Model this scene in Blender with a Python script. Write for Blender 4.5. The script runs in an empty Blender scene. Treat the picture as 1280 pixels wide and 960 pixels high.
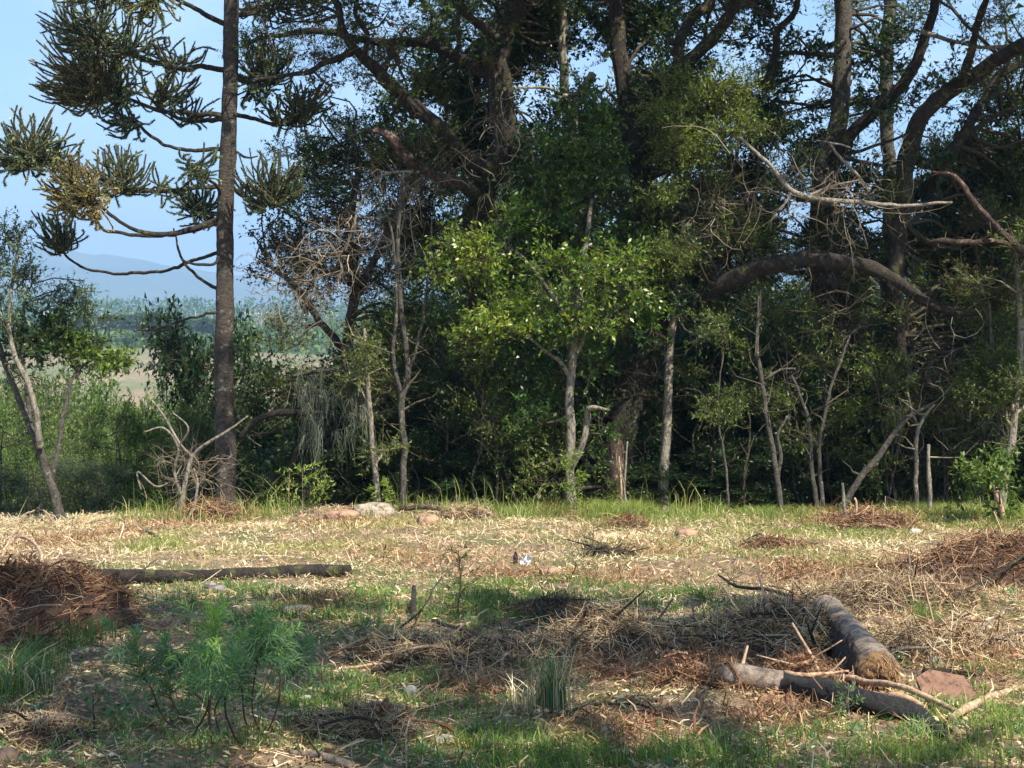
import bpy, math, random
import numpy as np
from mathutils import Vector

random.seed(3)
rng = np.random.default_rng(11)
SC = bpy.context.scene
COL = SC.collection
PI = math.pi

# ------------------------------------------------------------------ camera
CAM_H = 1.6
F = 1850.0            # focal length in pixels of the 1280 px wide photograph
HOR = 465.0           # image row of the horizon
cam = bpy.data.cameras.new('camera')
cam.sensor_width = 36.0
cam.lens = 36.0 * F / 1280.0
cam.clip_start = 0.05
cam.clip_end = 20000
cam_o = bpy.data.objects.new('camera', cam)
COL.objects.link(cam_o)
cam_o.location = (0, 0, CAM_H)
cam_o.rotation_euler = (math.radians(90) - math.atan((480 - HOR) / F), 0, 0)
SC.camera = cam_o

# ------------------------------------------------------------------ sky, sun, exposure
SUN_EL = math.radians(50)
SUN_AZ = math.radians(40)          # sun behind the camera, this far round to its right-hand side
SUN = np.array([math.sin(SUN_AZ) * math.cos(SUN_EL), -math.cos(SUN_AZ) * math.cos(SUN_EL), math.sin(SUN_EL)])
world = bpy.data.worlds.new('World')
SC.world = world
world.use_nodes = True
nt = world.node_tree
nt.nodes.clear()
wo = nt.nodes.new('ShaderNodeOutputWorld')
bg = nt.nodes.new('ShaderNodeBackground')
sky = nt.nodes.new('ShaderNodeTexSky')
sky.sky_type = 'NISHITA'
sky.sun_disc = False
sky.sun_elevation = SUN_EL
sky.sun_rotation = math.radians(180) - SUN_AZ
sky.air_density = 1.0
sky.dust_density = 0.6
sky.ozone_density = 3.5
tc = nt.nodes.new('ShaderNodeTexCoord')
mp = nt.nodes.new('ShaderNodeMapping')
mp.inputs['Scale'].default_value = (1.0, 1.0, 3.6)
nz = nt.nodes.new('ShaderNodeTexNoise')
nz.inputs['Scale'].default_value = 2.6
nz.inputs['Detail'].default_value = 7
nz.inputs['Roughness'].default_value = 0.55
cr = nt.nodes.new('ShaderNodeValToRGB')
cr.color_ramp.elements[0].position = 0.46
cr.color_ramp.elements[0].color = (0, 0, 0, 1)
cr.color_ramp.elements[1].position = 0.80
cr.color_ramp.elements[1].color = (0.75, 0.75, 0.75, 1)
mx = nt.nodes.new('ShaderNodeMix')
mx.data_type = 'RGBA'
mx.inputs[7].default_value = (7.5, 7.9, 8.6, 1)
nt.links.new(tc.outputs['Generated'], mp.inputs['Vector'])
nt.links.new(mp.outputs['Vector'], nz.inputs['Vector'])
nt.links.new(nz.outputs['Fac'], cr.inputs['Fac'])
nt.links.new(cr.outputs['Color'], mx.inputs[0])
nt.links.new(sky.outputs['Color'], mx.inputs[6])
nt.links.new(mx.outputs[2], bg.inputs['Color'])
bg.inputs['Strength'].default_value = 0.088
nt.links.new(bg.outputs['Background'], wo.inputs['Surface'])

sl = bpy.data.lights.new('sun', 'SUN')
sl.energy = 5.0
sl.angle = math.radians(0.53)
sl.color = (1.0, 0.91, 0.77)
so = bpy.data.objects.new('sun', sl)
COL.objects.link(so)
so.rotation_euler = Vector(tuple(SUN)).to_track_quat('Z', 'Y').to_euler()
SC.view_settings.view_transform = 'Standard'
SC.view_settings.look = 'None'
SC.view_settings.exposure = 1.5
SC.view_settings.gamma = 1.0
SC.view_settings.use_curve_mapping = False
SC.cycles.max_bounces = 7
SC.cycles.diffuse_bounces = 3
SC.cycles.transmission_bounces = 4
SC.cycles.volume_bounces = 0
SC.cycles.use_denoising = True

# ------------------------------------------------------------------ noise and ground height
_perm = np.random.default_rng(5).random((256, 256))

def vn(x, y):
    x = np.asarray(x, float); y = np.asarray(y, float)
    xi = np.floor(x).astype(int); yi = np.floor(y).astype(int)
    fx = x - xi; fy = y - yi
    fx = fx * fx * (3 - 2 * fx); fy = fy * fy * (3 - 2 * fy)
    g = lambda a, b: _perm[a & 255, b & 255]
    return ((g(xi, yi) * (1 - fx) + g(xi + 1, yi) * fx) * (1 - fy) + (g(xi, yi + 1) * (1 - fx) + g(xi + 1, yi + 1) * fx) * fy)

def fbm(x, y, o=4):
    s = 0; a = 0.5; t = 0
    for i in range(o):
        s = s + a * vn(x * 2 ** i + 17.3 * i, y * 2 ** i + 9.1 * i); t += a; a *= 0.5
    return s / t

def sstep(a, b, x):
    t = np.clip((np.asarray(x, float) - a) / (b - a), 0, 1)
    return t * t * (3 - 2 * t)

def H(x, y):
    x = np.asarray(x, float); y = np.asarray(y, float)
    near = np.exp(-((np.abs(y) / 60.0) ** 2))
    z = (fbm(x * 0.9, y * 0.9, 4) - 0.5) * 0.16 * near
    z = z + (fbm(x * 0.25 + 40, y * 0.25, 2) - 0.5) * 0.18 * near
    z = z - (0.15 + 0.08 * (1 - sstep(-0.24, -0.10, x / np.maximum(y, 1.0)))) * sstep(12.0, 18.8, y)
    z = z + (fbm(x * 5.5 + 11, y * 5.5, 3) - 0.5) * 0.075 * near
    d = np.maximum(0, y - 18.8)
    ang = x / np.maximum(y, 1.0)
    m = 0.30 + 0.70 * (1 - sstep(-0.20, -0.02, ang))
    m = m + (1 - m) * sstep(60, 140, y)
    z = z - 26 * (1 - np.exp(-(d / 62.0) ** 1.25)) * m
    z = z + (26 + 7.0) * sstep(120, 305, y)
    z = z - 5 * sstep(305, 380, y)
    z = z + 26 * sstep(380, 900, y) - 70 * sstep(980, 1700, y)
    far = sstep(100, 300, y)
    z = z + far * (fbm(x / 90.0 + 3, y / 90.0, 3) - 0.5) * 7
    return z

def P(px, py, Y):
    """the point of the place seen at photograph pixel (px, py), Y metres in front of the camera"""
    return np.array([(px - 640.0) / F * Y, Y, CAM_H + (HOR - py) / F * Y])

def GP(px, py, dz=0.0):
    """the point of the clearing's ground seen at (px, py)"""
    Y = CAM_H * F / max(py - HOR, 20)
    for _ in range(12):
        h = float(H((px - 640) / F * Y, Y))
        Y = 0.5 * Y + 0.5 * min((CAM_H - h) * F / max(py - HOR, 20), 24)
    x = (px - 640) / F * Y
    return np.array([x, Y, float(H(x, Y)) + dz])

# ------------------------------------------------------------------ mesh building
class Geo:
    def __init__(self):
        self.v = []; self.f = {3: [], 4: []}; self.t = []; self.n = 0
    def add(self, v, f, tint=0.5):
        v = np.asarray(v, float).reshape(-1, 3); f = np.asarray(f, int)
        if len(v) == 0 or len(f) == 0: return
        self.v.append(v)
        if f.ndim == 1: f = f.reshape(1, -1)
        self.f[f.shape[1]].append(f + self.n)
        tt = np.asarray(tint, float)
        if tt.ndim == 0: tt = np.full(len(v), float(tt))
        self.t.append(tt); self.n += len(v)
    def addmany(self, v, fs, tint=0.5):
        v = np.asarray(v, float).reshape(-1, 3)
        base = self.n
        self.v.append(v); tt = np.asarray(tint, float)
        if tt.ndim == 0: tt = np.full(len(v), float(tt))
        self.t.append(tt); self.n += len(v)
        for f in fs:
            f = np.asarray(f, int)
            if f.ndim == 1: f = f.reshape(1, -1)
            self.f[f.shape[1]].append(f + base)
    def empty(self): return self.n == 0
    def mesh(self, name, mat, smooth=True):
        me = bpy.data.meshes.new(name)
        v = np.concatenate(self.v)
        me.vertices.add(len(v)); me.vertices.foreach_set('co', v.astype(np.float32).ravel())
        loops = []; starts = []; tot = 0
        for k in (3, 4):
            if self.f[k]:
                a = np.concatenate(self.f[k])
                loops.append(a.ravel()); starts.append(tot + np.arange(len(a)) * k); tot += a.size
        L = np.concatenate(loops); S = np.concatenate(starts)
        me.loops.add(len(L)); me.loops.foreach_set('vertex_index', L.astype(np.int32))
        me.polygons.add(len(S)); me.polygons.foreach_set('loop_start', S.astype(np.int32))
        me.polygons.foreach_set('use_smooth', np.full(len(S), smooth))
        at = me.attributes.new('tint', 'FLOAT', 'POINT')
        at.data.foreach_set('value', np.concatenate(self.t).astype(np.float32))
        me.update(calc_edges=True)
        me.materials.append(mat)
        return me

def link(name, me, parent=None):
    o = bpy.data.objects.new(name, me); COL.objects.link(o)
    if parent is not None:
        o.parent = parent
        o.matrix_parent_inverse = parent.matrix_basis.inverted()
    return o

def tag(o, label=None, cat=None, group=None, kind=None):
    if label: o['label'] = label
    if cat: o['category'] = cat
    if group: o['group'] = group
    if kind: o['kind'] = kind
    return o

def empty(name, loc, label, cat, group=None):
    o = bpy.data.objects.new(name, None); COL.objects.link(o)
    o.empty_display_size = 0.1
    o.location = tuple(loc)
    bpy.context.view_layer.update() if False else None
    return tag(o, label, cat, group)

def unit(a):
    return a / np.maximum(np.linalg.norm(a, axis=-1, keepdims=True), 1e-9)

def tubes(g, pts, rad, sides=3, tint=0.5, closed=True):
    """N tapering tubes at once: pts (N,K,3), rad (N,K)"""
    pts = np.asarray(pts, float); rad = np.asarray(rad, float)
    if pts.ndim == 2: pts = pts[None]; rad = rad[None]
    N, K, _ = pts.shape
    if N == 0: return
    tan = np.gradient(pts, axis=1); tan = unit(tan)
    ref = unit(rng.normal(size=(N, 1, 3)))
    mean = unit(pts[:, -1:] - pts[:, :1] + 1e-6)
    ref = unit(ref - mean * (ref * mean).sum(-1, keepdims=True))
    u = unit(np.cross(tan, np.broadcast_to(ref, tan.shape))); w = np.cross(tan, u)
    a = np.arange(sides) / sides * 2 * PI
    ring = pts[:, :, None, :] + rad[:, :, None, None] * (np.cos(a)[None, None, :, None] * u[:, :, None, :] + np.sin(a)[None, None, :, None] * w[:, :, None, :])
    v = ring.reshape(-1, 3)
    i = np.arange(N)[:, None, None]; k = np.arange(K - 1)[None, :, None]; s = np.arange(sides)[None, None, :]
    b = i * K * sides + k * sides
    s2 = (s + 1) % sides
    q = np.stack([b + s, b + s2, b + sides + s2, b + sides + s], -1).reshape(-1, 4)
    tt = np.asarray(tint, float)
    if tt.ndim == 1: tt = np.repeat(tt, K * sides)
    g.add(v, q, tt)

def spline(pts, rad, step):
    """Catmull-Rom through pts, with radii; sampled about every step metres"""
    p = np.asarray(pts, float); r = np.asarray(rad, float)
    pp = np.vstack([2 * p[0] - p[1], p, 2 * p[-1] - p[-2]])
    out = []; ro = []
    for i in range(len(p) - 1):
        p0, p1, p2, p3 = pp[i:i + 4]
        n = max(2, int(np.linalg.norm(p2 - p1) / step))
        t = (np.arange(n) / n)[:, None]
        out.append(0.5 * (2 * p1 + (p2 - p0) * t + (2 * p0 - 5 * p1 + 4 * p2 - p3) * t ** 2 + (3 * p1 - p0 - 3 * p2 + p3) * t ** 3))
        ro.append(r[i] + (r[i + 1] - r[i]) * t[:, 0])
    out.append(p[-1:]); ro.append(r[-1:])
    return np.vstack(out), np.concatenate(ro)

def trunk_tube(g, pts, rad, sides=12, rough=0.12, wiggle=0.0, step=None, cap=True, freq=3.0, tint=0.5, flare=0.0):
    """one gnarled limb with lumps and a closed tip"""
    rmean = float(np.mean(rad))
    step = step or max(0.03, rmean * 0.8)
    p, r = spline(pts, rad, step)
    K = len(p)
    s = np.concatenate([[0], np.cumsum(np.linalg.norm(np.diff(p, axis=0), axis=1))])
    if wiggle:
        sd = rng.random() * 50
        w = np.stack([fbm(s * 1.7 / (rmean * 8 + .2) + sd, s * 0 + k * 7.7, 3) - 0.5 for k in range(3)], 1)
        env = np.minimum(1, s / (s[-1] * 0.15 + 1e-6))[:, None]
        p = p + w * wiggle * 2 * env
    if flare: r = r * (1 + flare * np.exp(-s / (rmean * 2.5)))
    t = unit(np.gradient(p, axis=0))
    u = np.zeros_like(p)
    a0 = np.cross(t[0], [0.3, 0.2, 0.9] if abs(t[0][2]) < 0.9 else [1, 0, 0]); u[0] = a0 / np.linalg.norm(a0)
    for i in range(1, K):
        q = u[i - 1] - t[i] * np.dot(u[i - 1], t[i]); u[i] = q / max(np.linalg.norm(q), 1e-9)
    w = np.cross(t, u)
    a = np.arange(sides) / sides * 2 * PI
    sd = rng.random() * 90
    A = np.broadcast_to(a, (K, sides)); S = np.broadcast_to(s[:, None], (K, sides))
    nA = fbm(np.cos(A) * 1.6 + sd + S * freq / (rmean * 12 + .3), np.sin(A) * 1.6 + S * freq / (rmean * 12 + .3) * .7 + 31, 3) - 0.5
    nB = vn(A * sides / 2.1 + sd, S / (rmean * 1.3) + sd) - 0.5
    R = r[:, None] * (1 + rough * 2.4 * nA + rough * 0.8 * nB)
    ring = p[:, None, :] + R[..., None] * (np.cos(A)[..., None] * u[:, None, :] + np.sin(A)[..., None] * w[:, None, :])
    v = ring.reshape(-1, 3)
    k = np.arange(K - 1)[:, None]; j = np.arange(sides)[None, :]; j2 = (j + 1) % sides
    q = np.stack([k * sides + j, k * sides + j2, (k + 1) * sides + j2, (k + 1) * sides + j], -1).reshape(-1, 4)
    v = np.vstack([v, p[-1] + t[-1] * r[-1] * 0.3, p[0] - t[0] * r[0] * 0.1])
    jj = np.arange(sides); b = (K - 1) * sides
    t1 = np.stack([b + jj, b + (jj + 1) % sides, np.full(sides, K * sides)], -1)
    t0 = np.stack([(jj + 1) % sides, jj, np.full(sides, K * sides + 1)], -1)
    g.addmany(v, [q, t1, t0], tint)
    return p, r

def leaves(g, pos, d, nrm, ln, wd, tint, fold=0.0, tri=False):
    """N rhombic leaves: base at pos, along d, face normal about nrm"""
    N = len(pos)
    if N == 0: return
    d = unit(d); side = unit(np.cross(d, nrm)); up = np.cross(side, d)
    ln = np.broadcast_to(ln, (N,))[:, None]; wd = np.broadcast_to(wd, (N,))[:, None]
    mid = pos + d * ln * 0.45
    if tri:
        a = pos + d * ln * 0.12 * rng.random((N, 1))
        v = np.stack([a - side * wd * 0.35, mid + side * wd * 0.75 + up * wd * fold, a + d * ln], 1).reshape(-1, 3)
        g.add(v, np.arange(N * 3).reshape(N, 3), np.repeat(np.broadcast_to(tint, (N,)), 3)); return
    v = np.stack([pos, mid + side * wd * 0.5 + up * wd * fold, pos + d * ln, mid - side * wd * 0.5 + up * wd * fold], 1).reshape(-1, 3)
    q = np.arange(N * 4).reshape(N, 4)
    g.add(v, q, np.repeat(np.broadcast_to(tint, (N,)), 4))

def rv(n): return unit(rng.normal(size=(n, 3)))

def jit(n, a, b): return a + (b - a) * rng.random(n)

# ------------------------------------------------------------------ materials
def new_mat(name):
    m = bpy.data.materials.new(name); m.use_nodes = True
    n = m.node_tree; b = n.nodes['Principled BSDF']
    return m, n, b

def ramp(n, stops, fac):
    r = n.nodes.new('ShaderNodeValToRGB')
    e = r.color_ramp.elements
    while len(e) > 1: e.remove(e[-1])
    e[0].position = stops[0][0]; e[0].color = (*stops[0][1], 1)
    for p, c in stops[1:]:
        k = e.new(p); k.color = (*c, 1)
    n.links.new(fac, r.inputs['Fac'])
    return r.outputs['Color']

def noise(n, scale, detail=4, rough=0.55, vec=None, dim='Object', stretch=None):
    t = n.nodes.new('ShaderNodeTexCoord')
    z = n.nodes.new('ShaderNodeTexNoise'); z.inputs['Scale'].default_value = scale
    z.inputs['Detail'].default_value = detail; z.inputs['Roughness'].default_value = rough
    src = t.outputs[dim]
    if stretch:
        m = n.nodes.new('ShaderNodeMapping'); m.inputs['Scale'].default_value = stretch
        n.links.new(src, m.inputs['Vector']); src = m.outputs['Vector']
    n.links.new(src, z.inputs['Vector'])
    return z.outputs['Fac']

def mixc(n, fac, a, b):
    m = n.nodes.new('ShaderNodeMix'); m.data_type = 'RGBA'
    if isinstance(fac, float): m.inputs[0].default_value = fac
    else: n.links.new(fac, m.inputs[0])
    for i, c in ((6, a), (7, b)):
        if isinstance(c, tuple): m.inputs[i].default_value = (*c, 1)
        else: n.links.new(c, m.inputs[i])
    return m.outputs[2]

def bump(n, b, h, strength=0.5, dist=0.02):
    k = n.nodes.new('ShaderNodeBump'); k.inputs['Strength'].default_value = strength
    k.inputs['Distance'].default_value = dist
    n.links.new(h, k.inputs['Height']); n.links.new(k.outputs['Normal'], b.inputs['Normal'])

def bark_mat(name, c1, c2, patch, amount=0.5, scale=9.0, stretch=(1, 1, 0.35), patch_scale=5.0, strength=0.8, rough=0.9):
    m, n, b = new_mat(name)
    f = noise(n, scale * 2, 8, 0.7, stretch=stretch)
    col = ramp(n, [(0.3, c1), (0.7, c2)], f)
    pf = ramp(n, [(amount, (0, 0, 0)), (amount + 0.09, (1, 1, 1))], noise(n, patch_scale * 3.0, 7, 0.65))
    col = mixc(n, pf, col, patch)
    n.links.new(col, b.inputs['Base Color'])
    b.inputs['Roughness'].default_value = rough
    crack = ramp(n, [(0.38, (0.25, 0.25, 0.25)), (0.50, (1, 1, 1))], noise(n, scale * 2.6, 6, 0.6, stretch=stretch))
    mm = n.nodes.new('ShaderNodeMix'); mm.data_type = 'RGBA'; mm.blend_type = 'MULTIPLY'; mm.inputs[0].default_value = 0.75
    n.links.new(col, mm.inputs[6]); n.links.new(crack, mm.inputs[7]); n.links.new(mm.outputs[2], b.inputs['Base Color'])
    bump(n, b, noise(n, scale * 3.5, 8, 0.7, stretch=stretch), strength, 0.05)
    return m

def tint_mat(name, stops, rough=0.6, trans=0.0, spec=0.3, varscale=0, var=(0.0, 0.0, 0.0)):
    m, n, b = new_mat(name)
    a = n.nodes.new('ShaderNodeAttribute'); a.attribute_name = 'tint'
    col = ramp(n, stops, a.outputs['Fac'])
    b.inputs['Roughness'].default_value = rough
    b.inputs['Specular IOR Level'].default_value = spec
    n.links.new(col, b.inputs['Base Color'])
    if trans > 0:
        t = n.nodes.new('ShaderNodeBsdfTranslucent')
        g = n.nodes.new('ShaderNodeMix'); g.data_type = 'RGBA'; g.blend_type = 'MULTIPLY'
        g.inputs[0].default_value = 1.0; g.inputs[7].default_value = (1.35, 1.5, 0.55, 1)
        n.links.new(col, g.inputs[6]); n.links.new(g.outputs[2], t.inputs['Color'])
        x = n.nodes.new('ShaderNodeMixShader'); x.inputs[0].default_value = trans
        o = n.nodes['Material Output']
        n.links.new(b.outputs[0], x.inputs[1]); n.links.new(t.outputs[0], x.inputs[2])
        n.links.new(x.outputs[0], o.inputs['Surface'])
    return m

M = {}
M['arau_bark'] = bark_mat('araucaria_bark', (0.025, 0.020, 0.016), (0.085, 0.068, 0.052), (0.21, 0.20, 0.165), 0.58, 7, (1, 1, 1.6), 4)
M['old_bark'] = bark_mat('old_mossy_bark', (0.008, 0.006, 0.005), (0.045, 0.032, 0.023), (0.095, 0.10, 0.028), 0.55, 9, (1, 1, 0.6), 2.2, 1.0)
M['red_bark'] = bark_mat('reddish_bark', (0.03, 0.017, 0.012), (0.105, 0.062, 0.044), (0.26, 0.20, 0.155), 0.56, 9, (1, 1, 0.6), 3.0, 1.0)
M['grey_bark'] = bark_mat('grey_trunk_bark', (0.035, 0.030, 0.024), (0.11, 0.097, 0.078), (0.22, 0.21, 0.175), 0.58, 10, (1, 1, 0.7), 4)
M['pale_bark'] = bark_mat('pale_lichen_bark', (0.12, 0.10, 0.07), (0.34, 0.31, 0.25), (0.06, 0.05, 0.035), 0.58, 10, (1, 1, 0.5), 5)
M['twig'] = tint_mat('brown_twigs', [(0, (0.02, 0.017, 0.011)), (0.6, (0.065, 0.055, 0.036)), (1, (0.17, 0.15, 0.10))], 0.85)
M['pale_twig'] = tint_mat('pale_dry_twigs', [(0, (0.10, 0.08, 0.055)), (0.5, (0.25, 0.20, 0.14)), (1, (0.52, 0.45, 0.34))], 0.85)
M['needles'] = tint_mat('araucaria_needles', [(0, (0.025, 0.050, 0.032)), (0.5, (0.085, 0.14, 0.085)), (0.8, (0.20, 0.26, 0.11)), (1, (0.42, 0.33, 0.14))], 0.42, 0.25, 0.5)
M['leaf_bright'] = tint_mat('bright_green_leaves', [(0, (0.016, 0.050, 0.010)), (0.45, (0.045, 0.115, 0.014)), (0.8, (0.15, 0.22, 0.022)), (1, (0.27, 0.28, 0.05))], 0.38, 0.35, 0.5)
M['leaf_olive'] = tint_mat('olive_leaves', [(0, (0.018, 0.036, 0.008)), (0.5, (0.075, 0.118, 0.020)), (1, (0.21, 0.25, 0.04))], 0.5, 0.3, 0.35)
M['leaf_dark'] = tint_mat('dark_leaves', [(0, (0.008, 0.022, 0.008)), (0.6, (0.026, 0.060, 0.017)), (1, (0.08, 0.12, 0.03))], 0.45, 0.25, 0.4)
M['leaf_grey'] = tint_mat('grey_green_leaves', [(0, (0.035, 0.065, 0.03)), (0.6, (0.10, 0.155, 0.075)), (1, (0.20, 0.25, 0.12))], 0.5, 0.3, 0.35)
M['leaf_brown'] = tint_mat('brown_dry_leaves', [(0, (0.030, 0.024, 0.012)), (0.6, (0.095, 0.075, 0.032)), (1, (0.18, 0.16, 0.05))], 0.7, 0.25, 0.2)
M['leaf_shrub'] = tint_mat('shrub_leaves', [(0, (0.028, 0.06, 0.012)), (0.5, (0.09, 0.155, 0.028)), (1, (0.22, 0.29, 0.06))], 0.5, 0.35, 0.35)
M['lichen'] = tint_mat('beard_lichen', [(0, (0.10, 0.12, 0.085)), (1, (0.27, 0.30, 0.225))], 0.9, 0.3, 0.1)
M['litter'] = tint_mat('dry_litter', [(0, (0.04, 0.026, 0.017)), (0.25, (0.15, 0.092, 0.055)), (0.5, (0.36, 0.25, 0.14)), (0.75, (0.54, 0.42, 0.25)), (1, (0.68, 0.59, 0.41))], 0.8, 0.12, 0.15)
M['rust'] = tint_mat('rust_brown_debris', [(0, (0.05, 0.024, 0.015)), (0.4, (0.17, 0.085, 0.048)), (0.8, (0.40, 0.24, 0.135)), (1, (0.55, 0.42, 0.27))], 0.8, 0.10, 0.15)
M['grass'] = tint_mat('grass_blades', [(0, (0.035, 0.080, 0.022)), (0.4, (0.095, 0.170, 0.036)), (0.65, (0.22, 0.28, 0.065)), (0.85, (0.42, 0.39, 0.15)), (1, (0.55, 0.46, 0.26))], 0.5, 0.35, 0.3)
M['herb'] = tint_mat('feathery_herb_leaves', [(0, (0.060, 0.11, 0.060)), (0.5, (0.13, 0.24, 0.12)), (0.85, (0.28, 0.44, 0.10)), (1, (0.42, 0.55, 0.12))], 0.5, 0.4, 0.3)
M['dark_stem'] = tint_mat('dark_stems', [(0, (0.025, 0.015, 0.012)), (1, (0.07, 0.04, 0.03))], 0.7)
M['char'] = bark_mat('charred_wood', (0.006, 0.006, 0.007), (0.032, 0.030, 0.030), (0.065, 0.048, 0.035), 0.64, 12, (1, 1, 1), 4, 1.0)
M['weathered'] = bark_mat('weathered_grey_wood', (0.10, 0.076, 0.058), (0.34, 0.27, 0.21), (0.18, 0.12, 0.085), 0.58, 8, (1, 1, 1), 3, 0.7)
M['logbark'] = bark_mat('flaking_log_bark', (0.02, 0.014, 0.011), (0.11, 0.085, 0.07), (0.22, 0.18, 0.15), 0.62, 12, (1, 1, 1), 5, 1.0)
M['cutwood'] = bark_mat('rough_broken_wood', (0.16, 0.075, 0.03), (0.42, 0.26, 0.11), (0.10, 0.05, 0.022), 0.57, 14, (1, 1, 1), 7, 1.0)
M['peeled'] = bark_mat('peeled_pale_wood', (0.30, 0.185, 0.11), (0.52, 0.37, 0.24), (0.16, 0.085, 0.05), 0.55, 9, (1, 1, 1), 4, 0.4)
M['barkslab'] = bark_mat('red_brown_bark_slab', (0.13, 0.065, 0.04), (0.26, 0.15, 0.10), (0.10, 0.05, 0.03), 0.6, 8, (1, 1, 1), 4, 0.5)
M['palerock'] = bark_mat('pale_rock', (0.26, 0.20, 0.145), (0.52, 0.45, 0.35), (0.10, 0.08, 0.055), 0.54, 6, (1, 1, 1), 3, 0.8)
M['redrock'] = bark_mat('reddish_rock', (0.22, 0.125, 0.08), (0.40, 0.26, 0.17), (0.12, 0.05, 0.035), 0.63, 5, (1, 1, 1), 4, 0.6)
M['whiterock'] = bark_mat('whitish_stone', (0.42, 0.36, 0.28), (0.66, 0.60, 0.51), (0.30, 0.23, 0.16), 0.54, 6, (1, 1, 1), 6, 0.5)
M['greyrock'] = bark_mat('grey_stone', (0.12, 0.105, 0.11), (0.26, 0.235, 0.24), (0.18, 0.13, 0.10), 0.6, 8, (1, 1, 1), 6, 0.5)
M['soilheap'] = bark_mat('turned_brown_soil', (0.035, 0.020, 0.013), (0.12, 0.068, 0.042), (0.22, 0.12, 0.07), 0.60, 9, (1, 1, 1), 5, 1.0)
M['darkscrap'] = bark_mat('dark_scrap', (0.02, 0.008, 0.014), (0.05, 0.02, 0.03), (0.03, 0.012, 0.02), 0.6, 9, (1, 1, 1), 5, 0.3, 0.5)
M['whitescrap'] = bark_mat('white_scrap', (0.62, 0.64, 0.72), (0.80, 0.80, 0.84), (0.70, 0.60, 0.50), 0.66, 9, (1, 1, 1), 5, 0.3, 0.6)

def ground_mat():
    m, n, b = new_mat('clearing_ground')
    f = noise(n, 3.0, 10, 0.7)
    near = ramp(n, [(0.28, (0.09, 0.058, 0.038)), (0.5, (0.23, 0.155, 0.10)), (0.72, (0.42, 0.31, 0.205))], f)
    near = mixc(n, ramp(n, [(0.5, (0, 0, 0)), (0.62, (1, 1, 1))], noise(n, 1.1, 6, 0.6)), near, (0.11, 0.12, 0.045))
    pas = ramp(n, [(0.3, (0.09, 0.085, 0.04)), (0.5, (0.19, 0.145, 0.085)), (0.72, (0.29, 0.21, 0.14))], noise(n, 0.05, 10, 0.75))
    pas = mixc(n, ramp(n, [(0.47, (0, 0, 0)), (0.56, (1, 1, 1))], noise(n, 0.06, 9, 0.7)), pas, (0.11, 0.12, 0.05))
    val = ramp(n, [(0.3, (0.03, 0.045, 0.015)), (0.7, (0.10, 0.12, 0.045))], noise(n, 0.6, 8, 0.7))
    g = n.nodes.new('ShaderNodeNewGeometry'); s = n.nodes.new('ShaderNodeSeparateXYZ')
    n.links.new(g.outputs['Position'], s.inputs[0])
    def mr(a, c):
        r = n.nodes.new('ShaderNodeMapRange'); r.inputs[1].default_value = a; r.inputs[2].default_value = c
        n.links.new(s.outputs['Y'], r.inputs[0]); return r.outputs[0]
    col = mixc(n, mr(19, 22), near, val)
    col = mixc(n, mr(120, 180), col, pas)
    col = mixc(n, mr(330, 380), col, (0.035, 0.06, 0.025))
    n.links.new(col, b.inputs['Base Color']); b.inputs['Roughness'].default_value = 0.95
    bump(n, b, noise(n, 22, 8, 0.75), 0.9, 0.04)
    return m
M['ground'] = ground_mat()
m_, n_, b_ = new_mat('distant_forest_hills')
n_.links.new(ramp(n_, [(0.35, (0.03, 0.05, 0.022)), (0.6, (0.08, 0.10, 0.05)), (0.8, (0.20, 0.19, 0.11))], noise(n_, 0.004, 9, 0.7)), b_.inputs['Base Color'])
b_.inputs['Roughness'].default_value = 1.0
M['hills'] = m_

# ------------------------------------------------------------------ the ground, one sheet out to the far valley, and the hills
def axis(a, fine0, fine1, b, step, grow):
    xs = list(np.arange(fine0, fine1 + 1e-6, step))
    s = step
    while xs[-1] < b: s *= grow; xs.append(xs[-1] + s)
    s = step; lo = [fine0]
    while lo[-1] > a: s *= grow; lo.append(lo[-1] - s)
    return np.array(lo[:0:-1] + xs)

def grid_obj(name, xs, ys, fn, mat, kind='structure'):
    X, Y = np.meshgrid(xs, ys)
    Z = fn(X, Y)
    v = np.stack([X, Y, Z], -1).reshape(-1, 3)
    nx, ny = len(xs), len(ys)
    i = np.arange(ny - 1)[:, None] * nx + np.arange(nx - 1)[None, :]
    q = np.stack([i, i + 1, i + nx + 1, i + nx], -1).reshape(-1, 4)
    g = Geo(); g.add(v, q)
    o = link(name, g.mesh(name, mat)); o['kind'] = kind
    return o

grid_obj('ground', axis(-2600, -7.0, 7.0, 2600, 0.10, 1.14), axis(-300, 4.5, 20.0, 2300, 0.10, 1.10), H, M['ground'])

def hillsfn(X, Y):
    t = X / Y
    prof = 1.0 + 0.06 * np.sin(t * 17 + 1.2) + 0.10 * (fbm(t * 9 + 4, t * 0 + 2, 4) - 0.5)
    prof = prof - 0.14 * sstep(-0.31, -0.16, t) + 0.08 * sstep(0.0, 0.25, t)
    base = sstep(2300, 3900, Y) * 365 * prof
    back = -190 * sstep(4100, 5200, Y)
    spur = 60 * np.exp(-((Y - 3000) / 350) ** 2) * (0.5 + fbm(X / 700, Y / 900, 4))
    return base + back + spur + (fbm(X / 260.0, Y / 260.0, 5) - 0.5) * 70 * sstep(2300, 3000, Y) - 60
grid_obj('distant_hills', np.linspace(-3600, 3600, 220), np.linspace(2200, 5200, 90), hillsfn, M['hills'])

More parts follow.
